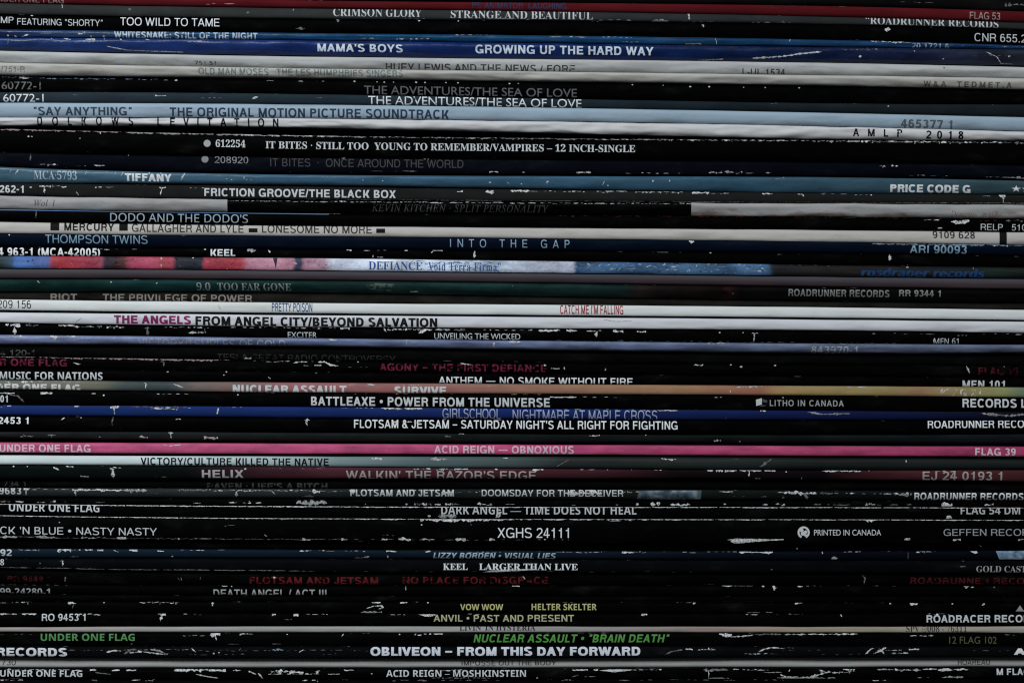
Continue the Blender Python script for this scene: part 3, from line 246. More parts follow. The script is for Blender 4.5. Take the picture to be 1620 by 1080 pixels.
def yat(i, x, s):
    s = min(max(s, 0), 1)
    for k in range(len(SG) - 1):
        if s <= SG[k + 1]: break
    f = (s - SG[k]) / (SG[k + 1] - SG[k])
    return lerpx(YA[i][k], x) * (1 - f) + lerpx(YA[i][k + 1], x) * f
def world(i, x, s, lift):
    t, b = lerpx(TA[i], x), lerpx(BA[i], x)
    return ((x - 810) * K, yat(i, x, s) - lift, (540 - (t + (b - t) * s)) * K)
def to_s(i, x, y):
    t, b = lerpx(TA[i], x), lerpx(BA[i], x)
    return (y - t) / (b - t)

def conform(bm, i, lift, lo=.02, hi=.98):
    """bm holds flat geometry as (x px, s*100, 0): clip it to the spine, cut it at the stations and wrap it on"""
    for sv, out in ((lo, True), (hi, False)):
        g = bm.verts[:] + bm.edges[:] + bm.faces[:]
        bmesh.ops.bisect_plane(bm, geom=g, plane_co=(0, sv * 100, 0), plane_no=(0, 1, 0), clear_inner=out, clear_outer=not out)
    for sv in SG[1:-1]:
        g = bm.verts[:] + bm.edges[:] + bm.faces[:]
        if g: bmesh.ops.bisect_plane(bm, geom=g, plane_co=(0, sv * 100, 0), plane_no=(0, 1, 0))
    for v in bm.verts:
        v.co = world(i, v.co.x, v.co.y / 100, lift + v.co.z)

# ------------------------------------------------------------------ materials
def new_mat(name):
    m = bpy.data.materials.new(name); m.use_nodes = True
    return m, m.node_tree.nodes, m.node_tree.links, m.node_tree.nodes['Principled BSDF']
def mathn(N, op, a=None, b=None, L=None):
    n = N.new('ShaderNodeMath'); n.operation = op
    for k, v in enumerate((a, b)):
        if v is None: continue
        if isinstance(v, (int, float)): n.inputs[k].default_value = v
        else: n.id_data.links.new(v, n.inputs[k])
    return n.outputs[0]
def ramp(N, stops):
    """list of ramps, at most 30 stops each"""
    r = N.new('ShaderNodeValToRGB'); e = r.color_ramp.elements
    e[0].position = stops[0][0]; e[0].color = (*stops[0][1], 1)
    e[1].position = stops[-1][0]; e[1].color = (*stops[-1][1], 1)
    for p, c in stops[1:-1]:
        k = e.new(p); k.color = (*c, 1)
    return r
def cover_mat(i):
    d = ROWS[i][5]
    m, N, L, B = new_mat('printed_card')
    uv = N.new('ShaderNodeUVMap'); uv.uv_map = 'UVMap'
    sep = N.new('ShaderNodeSeparateXYZ'); L.new(uv.outputs[0], sep.inputs[0])
    geo = N.new('ShaderNodeNewGeometry')
    big = N.new('ShaderNodeTexNoise'); big.inputs['Scale'].default_value = 260; big.inputs['Detail'].default_value = 6; big.inputs['Roughness'].default_value = .62
    mp = N.new('ShaderNodeMapping'); mp.inputs['Scale'].default_value = (.35, 1, 1); mp.inputs['Location'].default_value = (i * .37, 0, 0)
    L.new(geo.outputs['Position'], mp.inputs[0]); L.new(mp.outputs[0], big.inputs['Vector'])
    fine = N.new('ShaderNodeTexNoise'); fine.inputs['Scale'].default_value = 1500 if d.get('pic') else 2600; fine.inputs['Detail'].default_value = 3
    L.new(geo.outputs['Position'], fine.inputs['Vector'])
    c = d['c']
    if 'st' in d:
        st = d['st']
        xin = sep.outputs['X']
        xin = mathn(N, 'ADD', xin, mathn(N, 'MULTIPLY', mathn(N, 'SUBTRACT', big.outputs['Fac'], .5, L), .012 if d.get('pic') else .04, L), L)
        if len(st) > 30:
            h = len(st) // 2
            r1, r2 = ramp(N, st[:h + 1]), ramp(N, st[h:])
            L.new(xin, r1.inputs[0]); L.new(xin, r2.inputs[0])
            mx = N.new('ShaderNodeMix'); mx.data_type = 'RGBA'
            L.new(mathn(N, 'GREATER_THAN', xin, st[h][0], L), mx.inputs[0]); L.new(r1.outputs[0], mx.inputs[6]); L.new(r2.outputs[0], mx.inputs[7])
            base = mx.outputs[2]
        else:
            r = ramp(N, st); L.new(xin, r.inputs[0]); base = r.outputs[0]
    elif 'vst' in d:
        r = ramp(N, d['vst']); L.new(mathn(N, 'ADD', sep.outputs['Y'], mathn(N, 'MULTIPLY', mathn(N, 'SUBTRACT', big.outputs['Fac'], .5, L), .3, L), L), r.inputs[0]); base = r.outputs[0]
    elif 'band' in d:
        a, b = d['band']
        mx = N.new('ShaderNodeMix'); mx.data_type = 'RGBA'
        inb = mathn(N, 'MULTIPLY', mathn(N, 'GREATER_THAN', sep.outputs['X'], a / 1620, L), mathn(N, 'LESS_THAN', sep.outputs['X'], b / 1620, L), L)
        # brown water stain along the lower edge of the pale part
        stn = N.new('ShaderNodeMix'); stn.data_type = 'RGBA'
        sv = mathn(N, 'ADD', mathn(N, 'MULTIPLY', mathn(N, 'SUBTRACT', big.outputs['Fac'], .5, L), 2.6, L), mathn(N, 'SUBTRACT', sep.outputs['Y'], .62, L), L)
        sv = mathn(N, 'MULTIPLY', sv, mathn(N, 'GREATER_THAN', sep.outputs['X'], 1090 / 1620, L), L)
        cl = N.new('ShaderNodeClamp'); L.new(mathn(N, 'MULTIPLY', sv, 2.2, L), cl.inputs[0])
        L.new(cl.outputs[0], stn.inputs[0]); stn.inputs[6].default_value = (*c, 1); stn.inputs[7].default_value = (.16, .12, .10, 1)
        L.new(inb, mx.inputs[0]); L.new(stn.outputs[2], mx.inputs[6]); mx.inputs[7].default_value = (*BLK, 1)
        base = mx.outputs[2]
    else:
        rgb = N.new('ShaderNodeRGB'); rgb.outputs[0].default_value = (*c, 1); base = rgb.outputs[0]
    # mottled, handled print
    mo = d.get('mott', .5)
    val = mathn(N, 'ADD', 1.0, mathn(N, 'MULTIPLY', mathn(N, 'SUBTRACT', big.outputs['Fac'], .5, L), 2.4 * mo, L), L)
    val = mathn(N, 'ADD', val, mathn(N, 'MULTIPLY', mathn(N, 'SUBTRACT', fine.outputs['Fac'], .5, L), (.7 if d.get('pic') else .5) * max(mo, .12), L), L)
    val = mathn(N, 'MAXIMUM', val, .15, L)
    sc_ = N.new('ShaderNodeVectorMath'); sc_.operation = 'SCALE'; L.new(base, sc_.inputs[0]); L.new(val, sc_.inputs['Scale'])
    colour = sc_.outputs[0]
    if d.get('soil'):                                    # handling grime, heavier near the lower fold, in drifting patches
        so = N.new('ShaderNodeTexNoise'); so.inputs['Scale'].default_value = 95; so.inputs['Detail'].default_value = 7; so.inputs['Roughness'].default_value = .68
        mp3 = N.new('ShaderNodeMapping'); mp3.inputs['Scale'].default_value = (.55, 1, 3.2); mp3.inputs['Location'].default_value = (i * .19, 0, i * .53)
        L.new(geo.outputs['Position'], mp3.inputs[0]); L.new(mp3.outputs[0], so.inputs['Vector'])
        q = mathn(N, 'ADD', mathn(N, 'MULTIPLY', mathn(N, 'SUBTRACT', so.outputs['Fac'], .5), 4.2), mathn(N, 'MULTIPLY', mathn(N, 'SUBTRACT', sep.outputs['Y'], .55), .8))
        cq = N.new('ShaderNodeClamp'); L.new(mathn(N, 'MULTIPLY', q, d['soil'] * .85), cq.inputs[0]); cq.inputs['Max'].default_value = .8
        ms_ = N.new('ShaderNodeMix'); ms_.data_type = 'RGBA'; L.new(cq.outputs[0], ms_.inputs[0]); L.new(colour, ms_.inputs[6])
        gr = N.new('ShaderNodeVectorMath'); gr.operation = 'MULTIPLY'; L.new(colour, gr.inputs[0]); gr.inputs[1].default_value = (.42, .39, .36)
        L.new(gr.outputs[0], ms_.inputs[7]); colour = ms_.outputs[2]
    elif sum(c) < .03:                                   # faint grey rubbing on the dark card
        ru = mathn(N, 'POWER', mathn(N, 'MAXIMUM', mathn(N, 'MULTIPLY', mathn(N, 'SUBTRACT', big.outputs['Fac'], .44), 3.5), 0), 3)
        ad = N.new('ShaderNodeVectorMath'); ad.operation = 'ADD'; L.new(colour, ad.inputs[0])
        cb = N.new('ShaderNodeCombineXYZ')
        for k_ in range(3): L.new(mathn(N, 'MULTIPLY', ru, .005), cb.inputs[k_])
        L.new(cb.outputs[0], ad.inputs[1]); colour = ad.outputs[0]
    # rubbed-through specks along the folds
    e = mathn(N, 'ABSOLUTE', mathn(N, 'SUBTRACT', mathn(N, 'MULTIPLY', sep.outputs['Y'], 2, L), 1, L))
    e = mathn(N, 'SUBTRACT', e, .93, L)
    wn = N.new('ShaderNodeTexNoise'); wn.inputs['Scale'].default_value = 520; wn.inputs['Detail'].default_value = 5; wn.inputs['Roughness'].default_value = .7
    mp2 = N.new('ShaderNodeMapping'); mp2.inputs['Scale'].default_value = (.45, 1, 1.6); mp2.inputs['Location'].default_value = (0, i * .713, i * .29)
    L.new(geo.outputs['Position'], mp2.inputs[0]); L.new(mp2.outputs[0], wn.inputs['Vector'])
    dark = sum(c) < .2
    k = mathn(N, 'ADD', mathn(N, 'MULTIPLY', mathn(N, 'SUBTRACT', wn.outputs['Fac'], .70 if dark else .74, L), 5, L), mathn(N, 'MULTIPLY', mathn(N, 'MINIMUM', e, .04, L), 9, L), L)
    cl = N.new('ShaderNodeClamp'); L.new(mathn(N, 'MULTIPLY', k, 3, L), cl.inputs[0])
    mx = N.new('ShaderNodeMix'); mx.data_type = 'RGBA'
    L.new(cl.outputs[0], mx.inputs[0]); L.new(colour, mx.inputs[6])
    mx.inputs[7].default_value = (.3, .3, .29, 1) if dark else (.25, .24, .22, 1)
    L.new(mx.outputs[2], B.inputs['Base Color'])
    g = d.get('gloss', 0)
    B.inputs['Roughness'].default_value = .3 if g else .55
    B.inputs['Specular IOR Level'].default_value = .22 + .25 * g if g else (.012 if dark else (.03 if 'band' in d else .2))
    bp = N.new('ShaderNodeBump'); bp.inputs['Strength'].default_value = .35 if g else .2; bp.inputs['Distance'].default_value = .0006
    L.new(big.outputs['Fac'], bp.inputs['Height']); L.new(bp.outputs[0], B.inputs['Normal'])
    return m
def flat_mat(name, c, var=.35, scale=900):
    m, N, L, B = new_mat(name)
    geo = N.new('ShaderNodeNewGeometry'); n = N.new('ShaderNodeTexNoise'); n.inputs['Scale'].default_value = scale; n.inputs['Detail'].default_value = 4
    L.new(geo.outputs['Position'], n.inputs['Vector'])
    val = mathn(N, 'ADD', 1, mathn(N, 'MULTIPLY', mathn(N, 'SUBTRACT', n.outputs['Fac'], .5, L), 2 * var, L), L)
    s = N.new('ShaderNodeVectorMath'); s.operation = 'SCALE'; s.inputs[0].default_value = c; L.new(val, s.inputs['Scale'])
    f_ = N.new('ShaderNodeTexNoise'); f_.inputs['Scale'].default_value = 2400; f_.inputs['Detail'].default_value = 4; f_.inputs['Roughness'].default_value = .7
    L.new(geo.outputs['Position'], f_.inputs['Vector'])
    c_ = N.new('ShaderNodeClamp'); L.new(mathn(N, 'MULTIPLY', mathn(N, 'SUBTRACT', f_.outputs['Fac'], .36), 7), c_.inputs[0]); L.new(c_.outputs[0], B.inputs['Alpha'])
    L.new(s.outputs[0], B.inputs['Base Color']); B.inputs['Roughness'].default_value = .7; B.inputs['Specular IOR Level'].default_value = .1
    return m
_ink = {}
def ink_mat(c, wear):
    key = (c, wear)
    if key in _ink: return _ink[key]
    m, N, L, B = new_mat('printing_ink')
    B.inputs['Base Color'].default_value = (*c, 1); B.inputs['Roughness'].default_value = .6; B.inputs['Specular IOR Level'].default_value = .08
    geo = N.new('ShaderNodeNewGeometry'); n = N.new('ShaderNodeTexNoise'); n.inputs['Scale'].default_value = 620; n.inputs['Detail'].default_value = 5; n.inputs['Roughness'].default_value = .65
    L.new(geo.outputs['Position'], n.inputs['Vector'])
    k = mathn(N, 'MULTIPLY', mathn(N, 'SUBTRACT', n.outputs['Fac'], .17 + wear * .72, L), 9, L)
    cl = N.new('ShaderNodeClamp'); L.new(k, cl.inputs[0])
    L.new(cl.outputs[0], B.inputs['Alpha'])
    _ink[key] = m
    return m
MARKMAT = {'s': flat_mat('rubbed_card_and_glint', (.36, .37, .37), .6), 'w': flat_mat('bare_card_and_glint', (.62, .635, .63), .55, 1400), 'd': flat_mat('soiled_card_and_glint', (.15, .15, .15)), 'g': flat_mat('bare_card_grey', (.30, .30, .29)),  # pale and bluish kinds also paint the plastic wrap's glints as flat colour
           'r': flat_mat('bare_card_pinkish', (.34, .25, .24), .5), 'b': flat_mat('bluish_card_and_glint', (.20, .27, .36), .5), 'k': flat_mat('scuffed_violet_ink', (.035, .022, .045), .7), 'm': flat_mat('rubbed_red_ink', (.06, .012, .014), .6)}
MK = list(MARKMAT)

# ------------------------------------------------------------------ wear marks and painted glints -> faces per row
rng = random.Random(11)
def row_at(x, y):
    best, bd = 0, 1e9
    for i in range(NR):
        t, b = lerpx(TA[i], x), lerpx(BA[i], x)
        d = 0 if t <= y < b else min(abs(y - t), abs(y - b))
        if d < bd: best, bd = i, d
        if d == 0: break
    return best
marks = {i: {} for i in range(NR)}                       # row -> kind -> list of polygons [(x, y), ...]
def add_poly(i, kind, pts): marks[i].setdefault(kind, []).append(pts)
def strip(i, kind, line, wd, rag=.55, taper=True):
    """ragged ribbon along a polyline, as quads"""
    pts = [line[0]]
    for a, b in zip(line, line[1:]):
        n = max(1, int(math.hypot(b[0] - a[0], b[1] - a[1]) / 1.8))
        for q in range(1, n + 1): pts.append((a[0] + (b[0] - a[0]) * q / n, a[1] + (b[1] - a[1]) * q / n))
    n = len(pts); up, dn = [], []; seed = rng.uniform(0, 90)
    for q, (x, y) in enumerate(pts):
        p0, p1 = pts[max(0, q - 1)], pts[min(n - 1, q + 1)]
        dx, dy = p1[0] - p0[0], p1[1] - p0[1]; l = math.hypot(dx, dy) or 1
        nx, ny = -dy / l, dx / l
        e = 1
        if taper: e = min(1, .25 + min(q, n - 1 - q) / 2.5)
        h_ = 1 + (1.3 * mnoise.noise((x * .23, y * .3, seed)) + .8 * mnoise.noise((x * .71, y, seed + 3))) * (1 if wd > 1.4 else .5)
        a, b = (wd / 2 * e * max(.12, h_ + rng.uniform(-rag, rag)) for _ in (0, 1))
        if wd > 1.7 and rng.random() < .05 * rag: b += rng.uniform(.8, 2.4)
        up.append((x + nx * a, y + ny * a)); dn.append((x - nx * b, y - ny * b))
    for q in range(n - 1): add_poly(i, kind, [dn[q], dn[q + 1], up[q + 1], up[q]])
for spec in MARKS.replace('\n', '').split(';'):
    f = spec.replace('o 1242,88.5', 'o 1242 88.5').split()
    if not f: continue
    kind = 'w'
    if f[-1] in MARKMAT: kind = f.pop()
    if f[0] == 'h':
        x0, x1 = float(f[1]), float(f[2])
        ya, yb = (float(v) for v in (f[3].split('>') if '>' in f[3] else (f[3], f[3])))
        th = float(f[4]) if len(f) > 4 else 1.5
        dn = float(f[5]) if len(f) > 5 else 1
        if th >= 1.8: th *= 1.2
        long = x1 - x0 > 120
        i = row_at((x0 + x1) / 2, (ya + yb) / 2)
        base = lambda x: ya + (yb - ya) * (x - x0) / (x1 - x0) + (lerpx(TA[i], x) - lerpx(TA[i], x0) - (lerpx(TA[i], x1) - lerpx(TA[i], x0)) * (x - x0) / (x1 - x0))
        if ya == yb and x1 - x0 > 60:                    # follow the slope of the sleeve
            c = (x0 + x1) / 2; base = lambda x: ya + lerpx(TA[i], x) - lerpx(TA[i], c)
        x = x0
        while x < x1:
            ln = min(24, 2 + rng.lognormvariate(1.3, .75)) if dn < .9 else rng.uniform(15, 60)
            e = min(x1, x + ln)
            j = rng.uniform(-.7, .7) * (1 if dn < .9 else .3)
            wj = th * (rng.uniform(.35, 1.35) if dn < .9 else rng.uniform(.8, 1.15))
            n = max(2, int((e - x) / 3))
            kd_ = kind if kind != 'w' or dn >= .95 else rng.choices('wsd', (6, 3, 1.3))[0]
            strip(i, kd_, [(x + (e - x) * q / n, base(x + (e - x) * q / n) + j + rng.uniform(-.28, .28) * th) for q in range(n + 1)], wj, .8 if th > 1.6 and not long else (.65 if th > 1.3 else .4), taper=dn < .97)
            gap = (e - x) * (1 / dn - 1) * rng.uniform(.5, 1.5) if dn < 1 else 0
            if th > 1.6 and dn < .97 and rng.random() < .45:      # stray crumbs beside the streak
                q = rng.uniform(x, e); r_ = rng.uniform(.4, .9); yy = base(q) + rng.choice((-1, 1)) * rng.uniform(.8, 2.2)
                add_poly(i, kind, [(q + r_ * rng.uniform(.6, 1.6) * math.cos(a_ * 1.05), yy + r_ * rng.uniform(.5, 1.1) * math.sin(a_ * 1.05)) for a_ in range(6)])
            x = e + gap
    elif f[0] == 'v':
        x, ya, yb, wd = (float(v) for v in f[1:5])
        i = row_at(x, (ya + yb) / 2); n = 6; px = x
        line = []
        for q in range(n + 1):
            line.append((px, ya + (yb - ya) * q / n)); px += rng.uniform(-.9, .9)
        strip(i, kind, line, wd * .8, .5)
        if wd > 1.7 and rng.random() < .5: strip(i, kind, [(x - wd * rng.uniform(.3, 1.6), ya + rng.uniform(.2, 1.6)), (x, ya + .5), (x + wd * rng.uniform(.3, 1.6), ya + rng.uniform(.2, 1.6))], wd * .5, .7)
    elif f[0] == 'o':
        x, y, r = (float(v) for v in f[1:4]); i = row_at(x, y)
        add_poly(i, kind, [(x + r * rng.uniform(.6, 1.25) * 1.15 * math.cos(a * .785), y + r * rng.uniform(.55, 1.15) * .9 * math.sin(a * .785)) for a in range(8)])
    elif f[0] in 'pq':
        k0 = 2 if f[0] == 'p' else 1
        pts = [tuple(float(v) for v in p.split(',')) for p in f[k0:]]
        cx, cy = sum(p[0] for p in pts) / len(pts), sum(p[1] for p in pts) / len(pts)
        i = row_at(cx, cy)
        if f[0] == 'p': strip(i, kind, pts, float(f[1]), .5)
        else:
            n = len(pts); out = []
            for a, b in zip(pts, pts[1:] + pts[:1]):
                m_ = max(1, int(math.hypot(b[0] - a[0], b[1] - a[1]) / 3))
                for q in range(m_): out.append((a[0] + (b[0] - a[0]) * q / m_ + rng.uniform(-.4, .4), a[1] + (b[1] - a[1]) * q / m_ + rng.uniform(-.35, .35)))
            add_poly(i, kind, out)
def flat_polys(i, polys, lift, lo=.015, hi=.985):
    bm = bmesh.new()
    for pts in polys:
        vsx = [bm.verts.new((x, to_s(i, x, y) * 100, 0)) for x, y in pts]
        try: bm.faces.new(vsx)
        except ValueError: pass
    wide = [p for p in polys if max(q[0] for q in p) - min(q[0] for q in p) > 8]
    if wide:                                             # long pieces are cut at the stations along the spine too
        a, b = min(q[0] for p in wide for q in p), max(q[0] for p in wide for q in p)
        if len(wide) < 80 and b - a < 400 or len(polys) < 40:
            for xg in XS:
                if a < xg < b: bmesh.ops.bisect_plane(bm, geom=bm.verts[:] + bm.edges[:] + bm.faces[:], plane_co=(xg, 0, 0), plane_no=(1, 0, 0))
    conform(bm, i, lift, lo, hi)
    return bm
def bm_arrays(bm):
    bm.verts.index_update()
    v = [tuple(q.co) for q in bm.verts]
    f = []
    for q in bm.faces:
        idx = [a.index for a in q.verts]
        if q.normal.y > 0: idx.reverse()
        f.append(idx)
    bm.free()
    return v, f

# ------------------------------------------------------------------ lettering -> curves (all evaluated at once)
def alt(s, up, low, dig):
    o = ''
    for ch in s:
        if 'A' <= ch <= 'Z' and up: o += chr(up + ord(ch) - 65)
        elif 'a' <= ch <= 'z' and low:
            o += '\u210e' if low == 0x1D44E and ch == 'h' else chr(low + ord(ch) - 97)
        elif ch.isdigit() and dig: o += chr(dig + ord(ch) - 48)
        elif ch == '\u00c4' and up: o += chr(up)
        else: o += ch
    return o
STY = {'S': (0x1D5A0, 0x1D5BA, 0x1D7E2, 0), 'M': (0x1D5D4, 0x1D5EE, 0x1D7EC, -.006), 'B': (0x1D5D4, 0x1D5EE, 0x1D7EC, 0), 'H': (0x1D5D4, 0x1D5EE, 0x1D7EC, 0),
       'G': (0, 0, 0, 0), 'NM': (0x1D5D4, 0x1D5EE, 0x1D7EC, -.006), 'NB': (0x1D5D4, 0x1D5EE, 0x1D7EC, 0), 'NS': (0x1D5A0, 0x1D5BA, 0x1D7E2, 0), 'R': (0x1D400, 0x1D41A, 0x1D7CE, -.007), 'RB': (0x1D400, 0x1D41A, 0x1D7CE, 0), 'I': (0x1D434, 0x1D44E, 0, .0)}
# ------------------------------------------------------------------ a plain grotesque drawn stroke by stroke (cap height 1)
def sup(a, p=2.35):
    c, q = math.cos(a), math.sin(a)
    return math.copysign(abs(c) ** (2 / p), c), math.copysign(abs(q) ** (2 / p), q)
def glyph(ch, t):
    """-> (advance, list of polygons); t = stem weight"""
    h = t * .86; P = []
    def box(x0, y0, x1, y1): P.append([(x0, y0), (x1, y0), (x1, y1), (x0, y1)])
    def dia(x0, y0, x1, y1, k=1.06): P.append([(x0, y0), (x0 + t * k, y0), (x1 + t * k, y1), (x1, y1)])
    def arc(cx, cy, rx, ry, a0, a1, n=None):
        n = n or max(6, int(abs(a1 - a0) / 17))
        for k in range(n):
            q = []
            for d in (k, k + 1):
                a = math.radians(a0 + (a1 - a0) * d / n); c, v = sup(a)
                q.append(((cx + rx * c, cy + ry * v), (cx + (rx - t) * c, cy + (ry - h) * v)))
            P.append([q[0][0], q[1][0], q[1][1], q[0][1]])
    b = .10
    W_ = {'A': .95, 'B': .93, 'C': 1.0, 'D': 1.0, 'E': .90, 'F': .84, 'G': 1.06, 'H': .99, 'I': .39, 'J': .74, 'K': .95, 'L': .78, 'M': 1.15, 'N': 1.0, 'O': 1.07, 'P': .91, 'Q': 1.07, 'R': .97, 'S': .92,
          'T': .86, 'U': .99, 'V': .91, 'W': 1.30, 'X': .92, 'Y': .92, 'Z': .86, ' ': .39, '.': .39, ',': .39, "'": .3, '/': .42, '-': .46, '\u2013': .78, '\u2014': 1.39, '\u2022': .55, '\u00b7': .39, '(': .46, ')': .46,
          ':': .39, '&': .98, '\u201c': .55, '\u201d': .55, '\u2019': .3, '?': .78}
    w = W_.get(ch, .78); L, Rr = b, w - b * .8
    m = (L + Rr) / 2
    if ch == 'A':
        L, Rr = .02, w - .02; m = (L + Rr) / 2
        dia(L, 0, m - t * .53, 1); dia(Rr - t * 1.06, 0, m - t * .53, 1); box(L + .2, .24, Rr - .2, .24 + h)
    elif ch == 'B':
        box(L, 0, L + t, 1); arc(Rr - .32, .27, .32, .27, -90, 90); arc(Rr - .36, .76, .31, .24, -90, 90)
        for y, x in ((0, Rr - .32), (1 - h, Rr - .36), (.54 - h, Rr - .32)): box(L + t, y, x, y + h)
    elif ch == 'C': arc(m + .02, .5, m - L + .04, .52, 42, 318)
    elif ch == 'D':
        box(L, 0, L + t, 1); arc(Rr - .42, .5, .42, .5, -90, 90)
        for y in (0, 1 - h): box(L + t, y, Rr - .42, y + h)
    elif ch in 'EF':
        box(L, 0, L + t, 1); box(L + t, 1 - h, Rr, 1); box(L + t, .5 - h * .45, Rr - .05, .5 + h * .55)
        if ch == 'E': box(L + t, 0, Rr + .02, h)
    elif ch == 'G':
        arc(m + .01, .5, m - L + .05, .52, 42, 326); box(Rr - t * .75, 0, Rr + .01, .5); box(m + .02, .5 - h, Rr - t * .75, .5)
    elif ch == 'H': box(L, 0, L + t, 1); box(Rr - t, 0, Rr, 1); box(L + t, .5 - h * .4, Rr - t, .5 + h * .6)
    elif ch == 'I': box(w / 2 - t / 2, 0, w / 2 + t / 2, 1)
    elif ch == 'J': box(Rr - t, .32, Rr, 1); arc((L + Rr) / 2 - .03, .32, (Rr - L) / 2 + .03, .34, 180, 360)
    elif ch == 'K': box(L, 0, L + t, 1); dia(L + t * .9, .30, Rr - t * 1.15, 1, 1.3); dia(Rr - t * 1.05, 0, L + t * 1.1, .58, 1.25)
    elif ch == 'L': box(L, 0, L + t, 1); box(L + t, 0, Rr + .03, h)
    elif ch == 'M': box(L, 0, L + t, 1); box(Rr - t, 0, Rr, 1); dia(m - t * .55, 0, L, 1, 1.1); dia(m - t * .55, 0, Rr - t * 1.1, 1, 1.1)
    elif ch == 'N': box(L, 0, L + t, 1); box(Rr - t, 0, Rr, 1); dia(Rr - t * 1.1, 0, L, 1, 1.15)
    elif ch in 'OQ':
        arc(w / 2, .5, w / 2 - .055, .52, 0, 360, 26)
        if ch == 'Q': dia(w - .22, -.05, w / 2 + .05, .28)
    elif ch in 'PR':
        box(L, 0, L + t, 1); arc(Rr - .31, .71, .31, .29, -90, 90); box(L + t, 1 - h, Rr - .31, 1); box(L + t, .42, Rr - .31, .42 + h)
        if ch == 'R': P.append([(Rr - t * .95, 0), (Rr + .03, 0), (Rr - .02, .2), (Rr - .12, .44), (Rr - .32, .44), (Rr - t, .3)])
    elif ch == 'S':
        arc(m, .745, m - L + .01, .275, 22, 270); arc(m, .265, m - L + .035, .285, 90, -158)
    elif ch == 'T': box(.04, 1 - h, w - .04, 1); box(w / 2 - t / 2, 0, w / 2 + t / 2, 1 - h)
    elif ch == 'U': box(L, .36, L + t, 1); box(Rr - t, .36, Rr, 1); arc(m, .36, (Rr - L) / 2, .38, 180, 360)
    elif ch == 'V': dia(m + .01 - t * .5, 0, .02, 1); dia(m + .01 - t * .5, 0, w - .02 - t * 1.06, 1)
    elif ch == 'W':
        q = (w - .04 - t) / 4
        for a, c in ((1, 0), (1, 2), (3, 2), (3, 4)): dia(.02 + a * q, 0, .02 + c * q, 1, 1.0)
    elif ch == 'X': dia(.03, 0, w - .06 - t, 1, 1.15); dia(w - .03 - t * 1.15, 0, .06, 1, 1.15)
    elif ch == 'Y': dia(w / 2 - t * .53, .38, .02, 1); dia(w / 2 - t * .53, .38, w - .02 - t * 1.06, 1); box(w / 2 - t / 2, 0, w / 2 + t / 2, .42)
    elif ch == 'Z': box(.06, 1 - h, w - .06, 1); box(.05, 0, w - .05, h); dia(.06, h, w - .1 - t, 1 - h, 1.2)
    elif ch == '0': arc(w / 2, .5, w / 2 - .06, .51, 0, 360, 22)
    elif ch == '1': box(.36, 0, .36 + t, 1); P.append([(.16, .70), (.36, .70), (.36, .83), (.16, .80)])
    elif ch == '2':
        arc(w / 2, .70, w / 2 - .06, .31, 168, -28); P.append([(.06, h), (.06 + t * 1.2, h), (w - .07, .56), (w - .07 - t, .60)]); box(.06, 0, w - .07, h)
    elif ch == '3': arc(w / 2, .755, w / 2 - .08, .255, 160, -90); arc(w / 2, .27, w / 2 - .06, .28, 90, -160)
    elif ch == '4': box(w - .3 - t / 2, 0, w - .3 + t / 2, 1); box(.04, .22, w - .04, .22 + h); P.append([(.04, .22 + h), (.04 + t, .22 + h), (w - .3 - t * .2, .98), (w - .3 - t / 2, 1)])
    elif ch == '5': box(.16, 1 - h, w - .1, 1); P.append([(.1, .46), (.1 + t * .9, .46), (.16 + t * .9, 1 - h), (.16, 1 - h)]); arc(w / 2 - .01, .325, w / 2 - .06, .335, 150, -158)
    elif ch == '6': arc(w / 2, .32, w / 2 - .06, .335, 0, 360, 18); arc(w / 2, .5, w / 2 - .06, .51, 205, 48)
    elif ch == '9': arc(w / 2, .68, w / 2 - .06, .33, 0, 360, 18); arc(w / 2, .5, w / 2 - .06, .51, 25, -132)
    elif ch == '7': box(.06, 1 - h, w - .06, 1); P.append([(.22, 0), (.22 + t * 1.05, 0), (w - .06, 1 - h), (w - .06 - t * 1.1, 1 - h)])
    elif ch == '8': arc(w / 2, .755, w / 2 - .09, .255, 0, 360, 18); arc(w / 2, .27, w / 2 - .06, .28, 0, 360, 18)
    elif ch == '&': arc(.42, .77, .24, .24, 0, 360, 16); arc(.41, .27, .34, .28, 0, 360, 18); dia(w - .04 - t * 1.2, 0, .22, .72, 1.2)
    elif ch in '.,': box(w / 2 - t * .55, 0, w / 2 + t * .55, t * 1.05)
    elif ch == ':': box(w / 2 - t * .55, 0, w / 2 + t * .55, t); box(w / 2 - t * .55, .5, w / 2 + t * .55, .5 + t)
    elif ch in "'\u2019": P.append([(w / 2 - t * .3, .66), (w / 2 + t * .3, .66), (w / 2 + t * .5, 1), (w / 2 - t * .5, 1)])
    elif ch in '\u201c\u201d':
        for x in (.18, .36): P.append([(x - .03, .72), (x + t * .5, .72), (x + t * .65, 1), (x - .03, 1)])
    elif ch == '/': dia(-.02, -.02, w - .02 - t * .7, 1.02, .8)
    elif ch == '-': box(.06, .33, w - .06, .33 + h)
    elif ch in '\u2013\u2014': box(.06, .36, w - .06, .36 + h * .9)
    elif ch == '\u2022': P.append([(w / 2 + .2 * math.cos(a * .449), .5 + .2 * math.sin(a * .449)) for a in range(14)])
    elif ch == '\u00b7': box(w / 2 - t * .5, .42, w / 2 + t * .5, .42 + t)
    elif ch == '(': arc(.62, .44, .52, .62, 122, 238)
    elif ch == ')': arc(-.16, .44, .52, .62, 58, -58)
    elif ch != ' ': return None
    return w, P
WEIGHT = {'S': .132, 'M': .178, 'B': .215, 'H': .262}
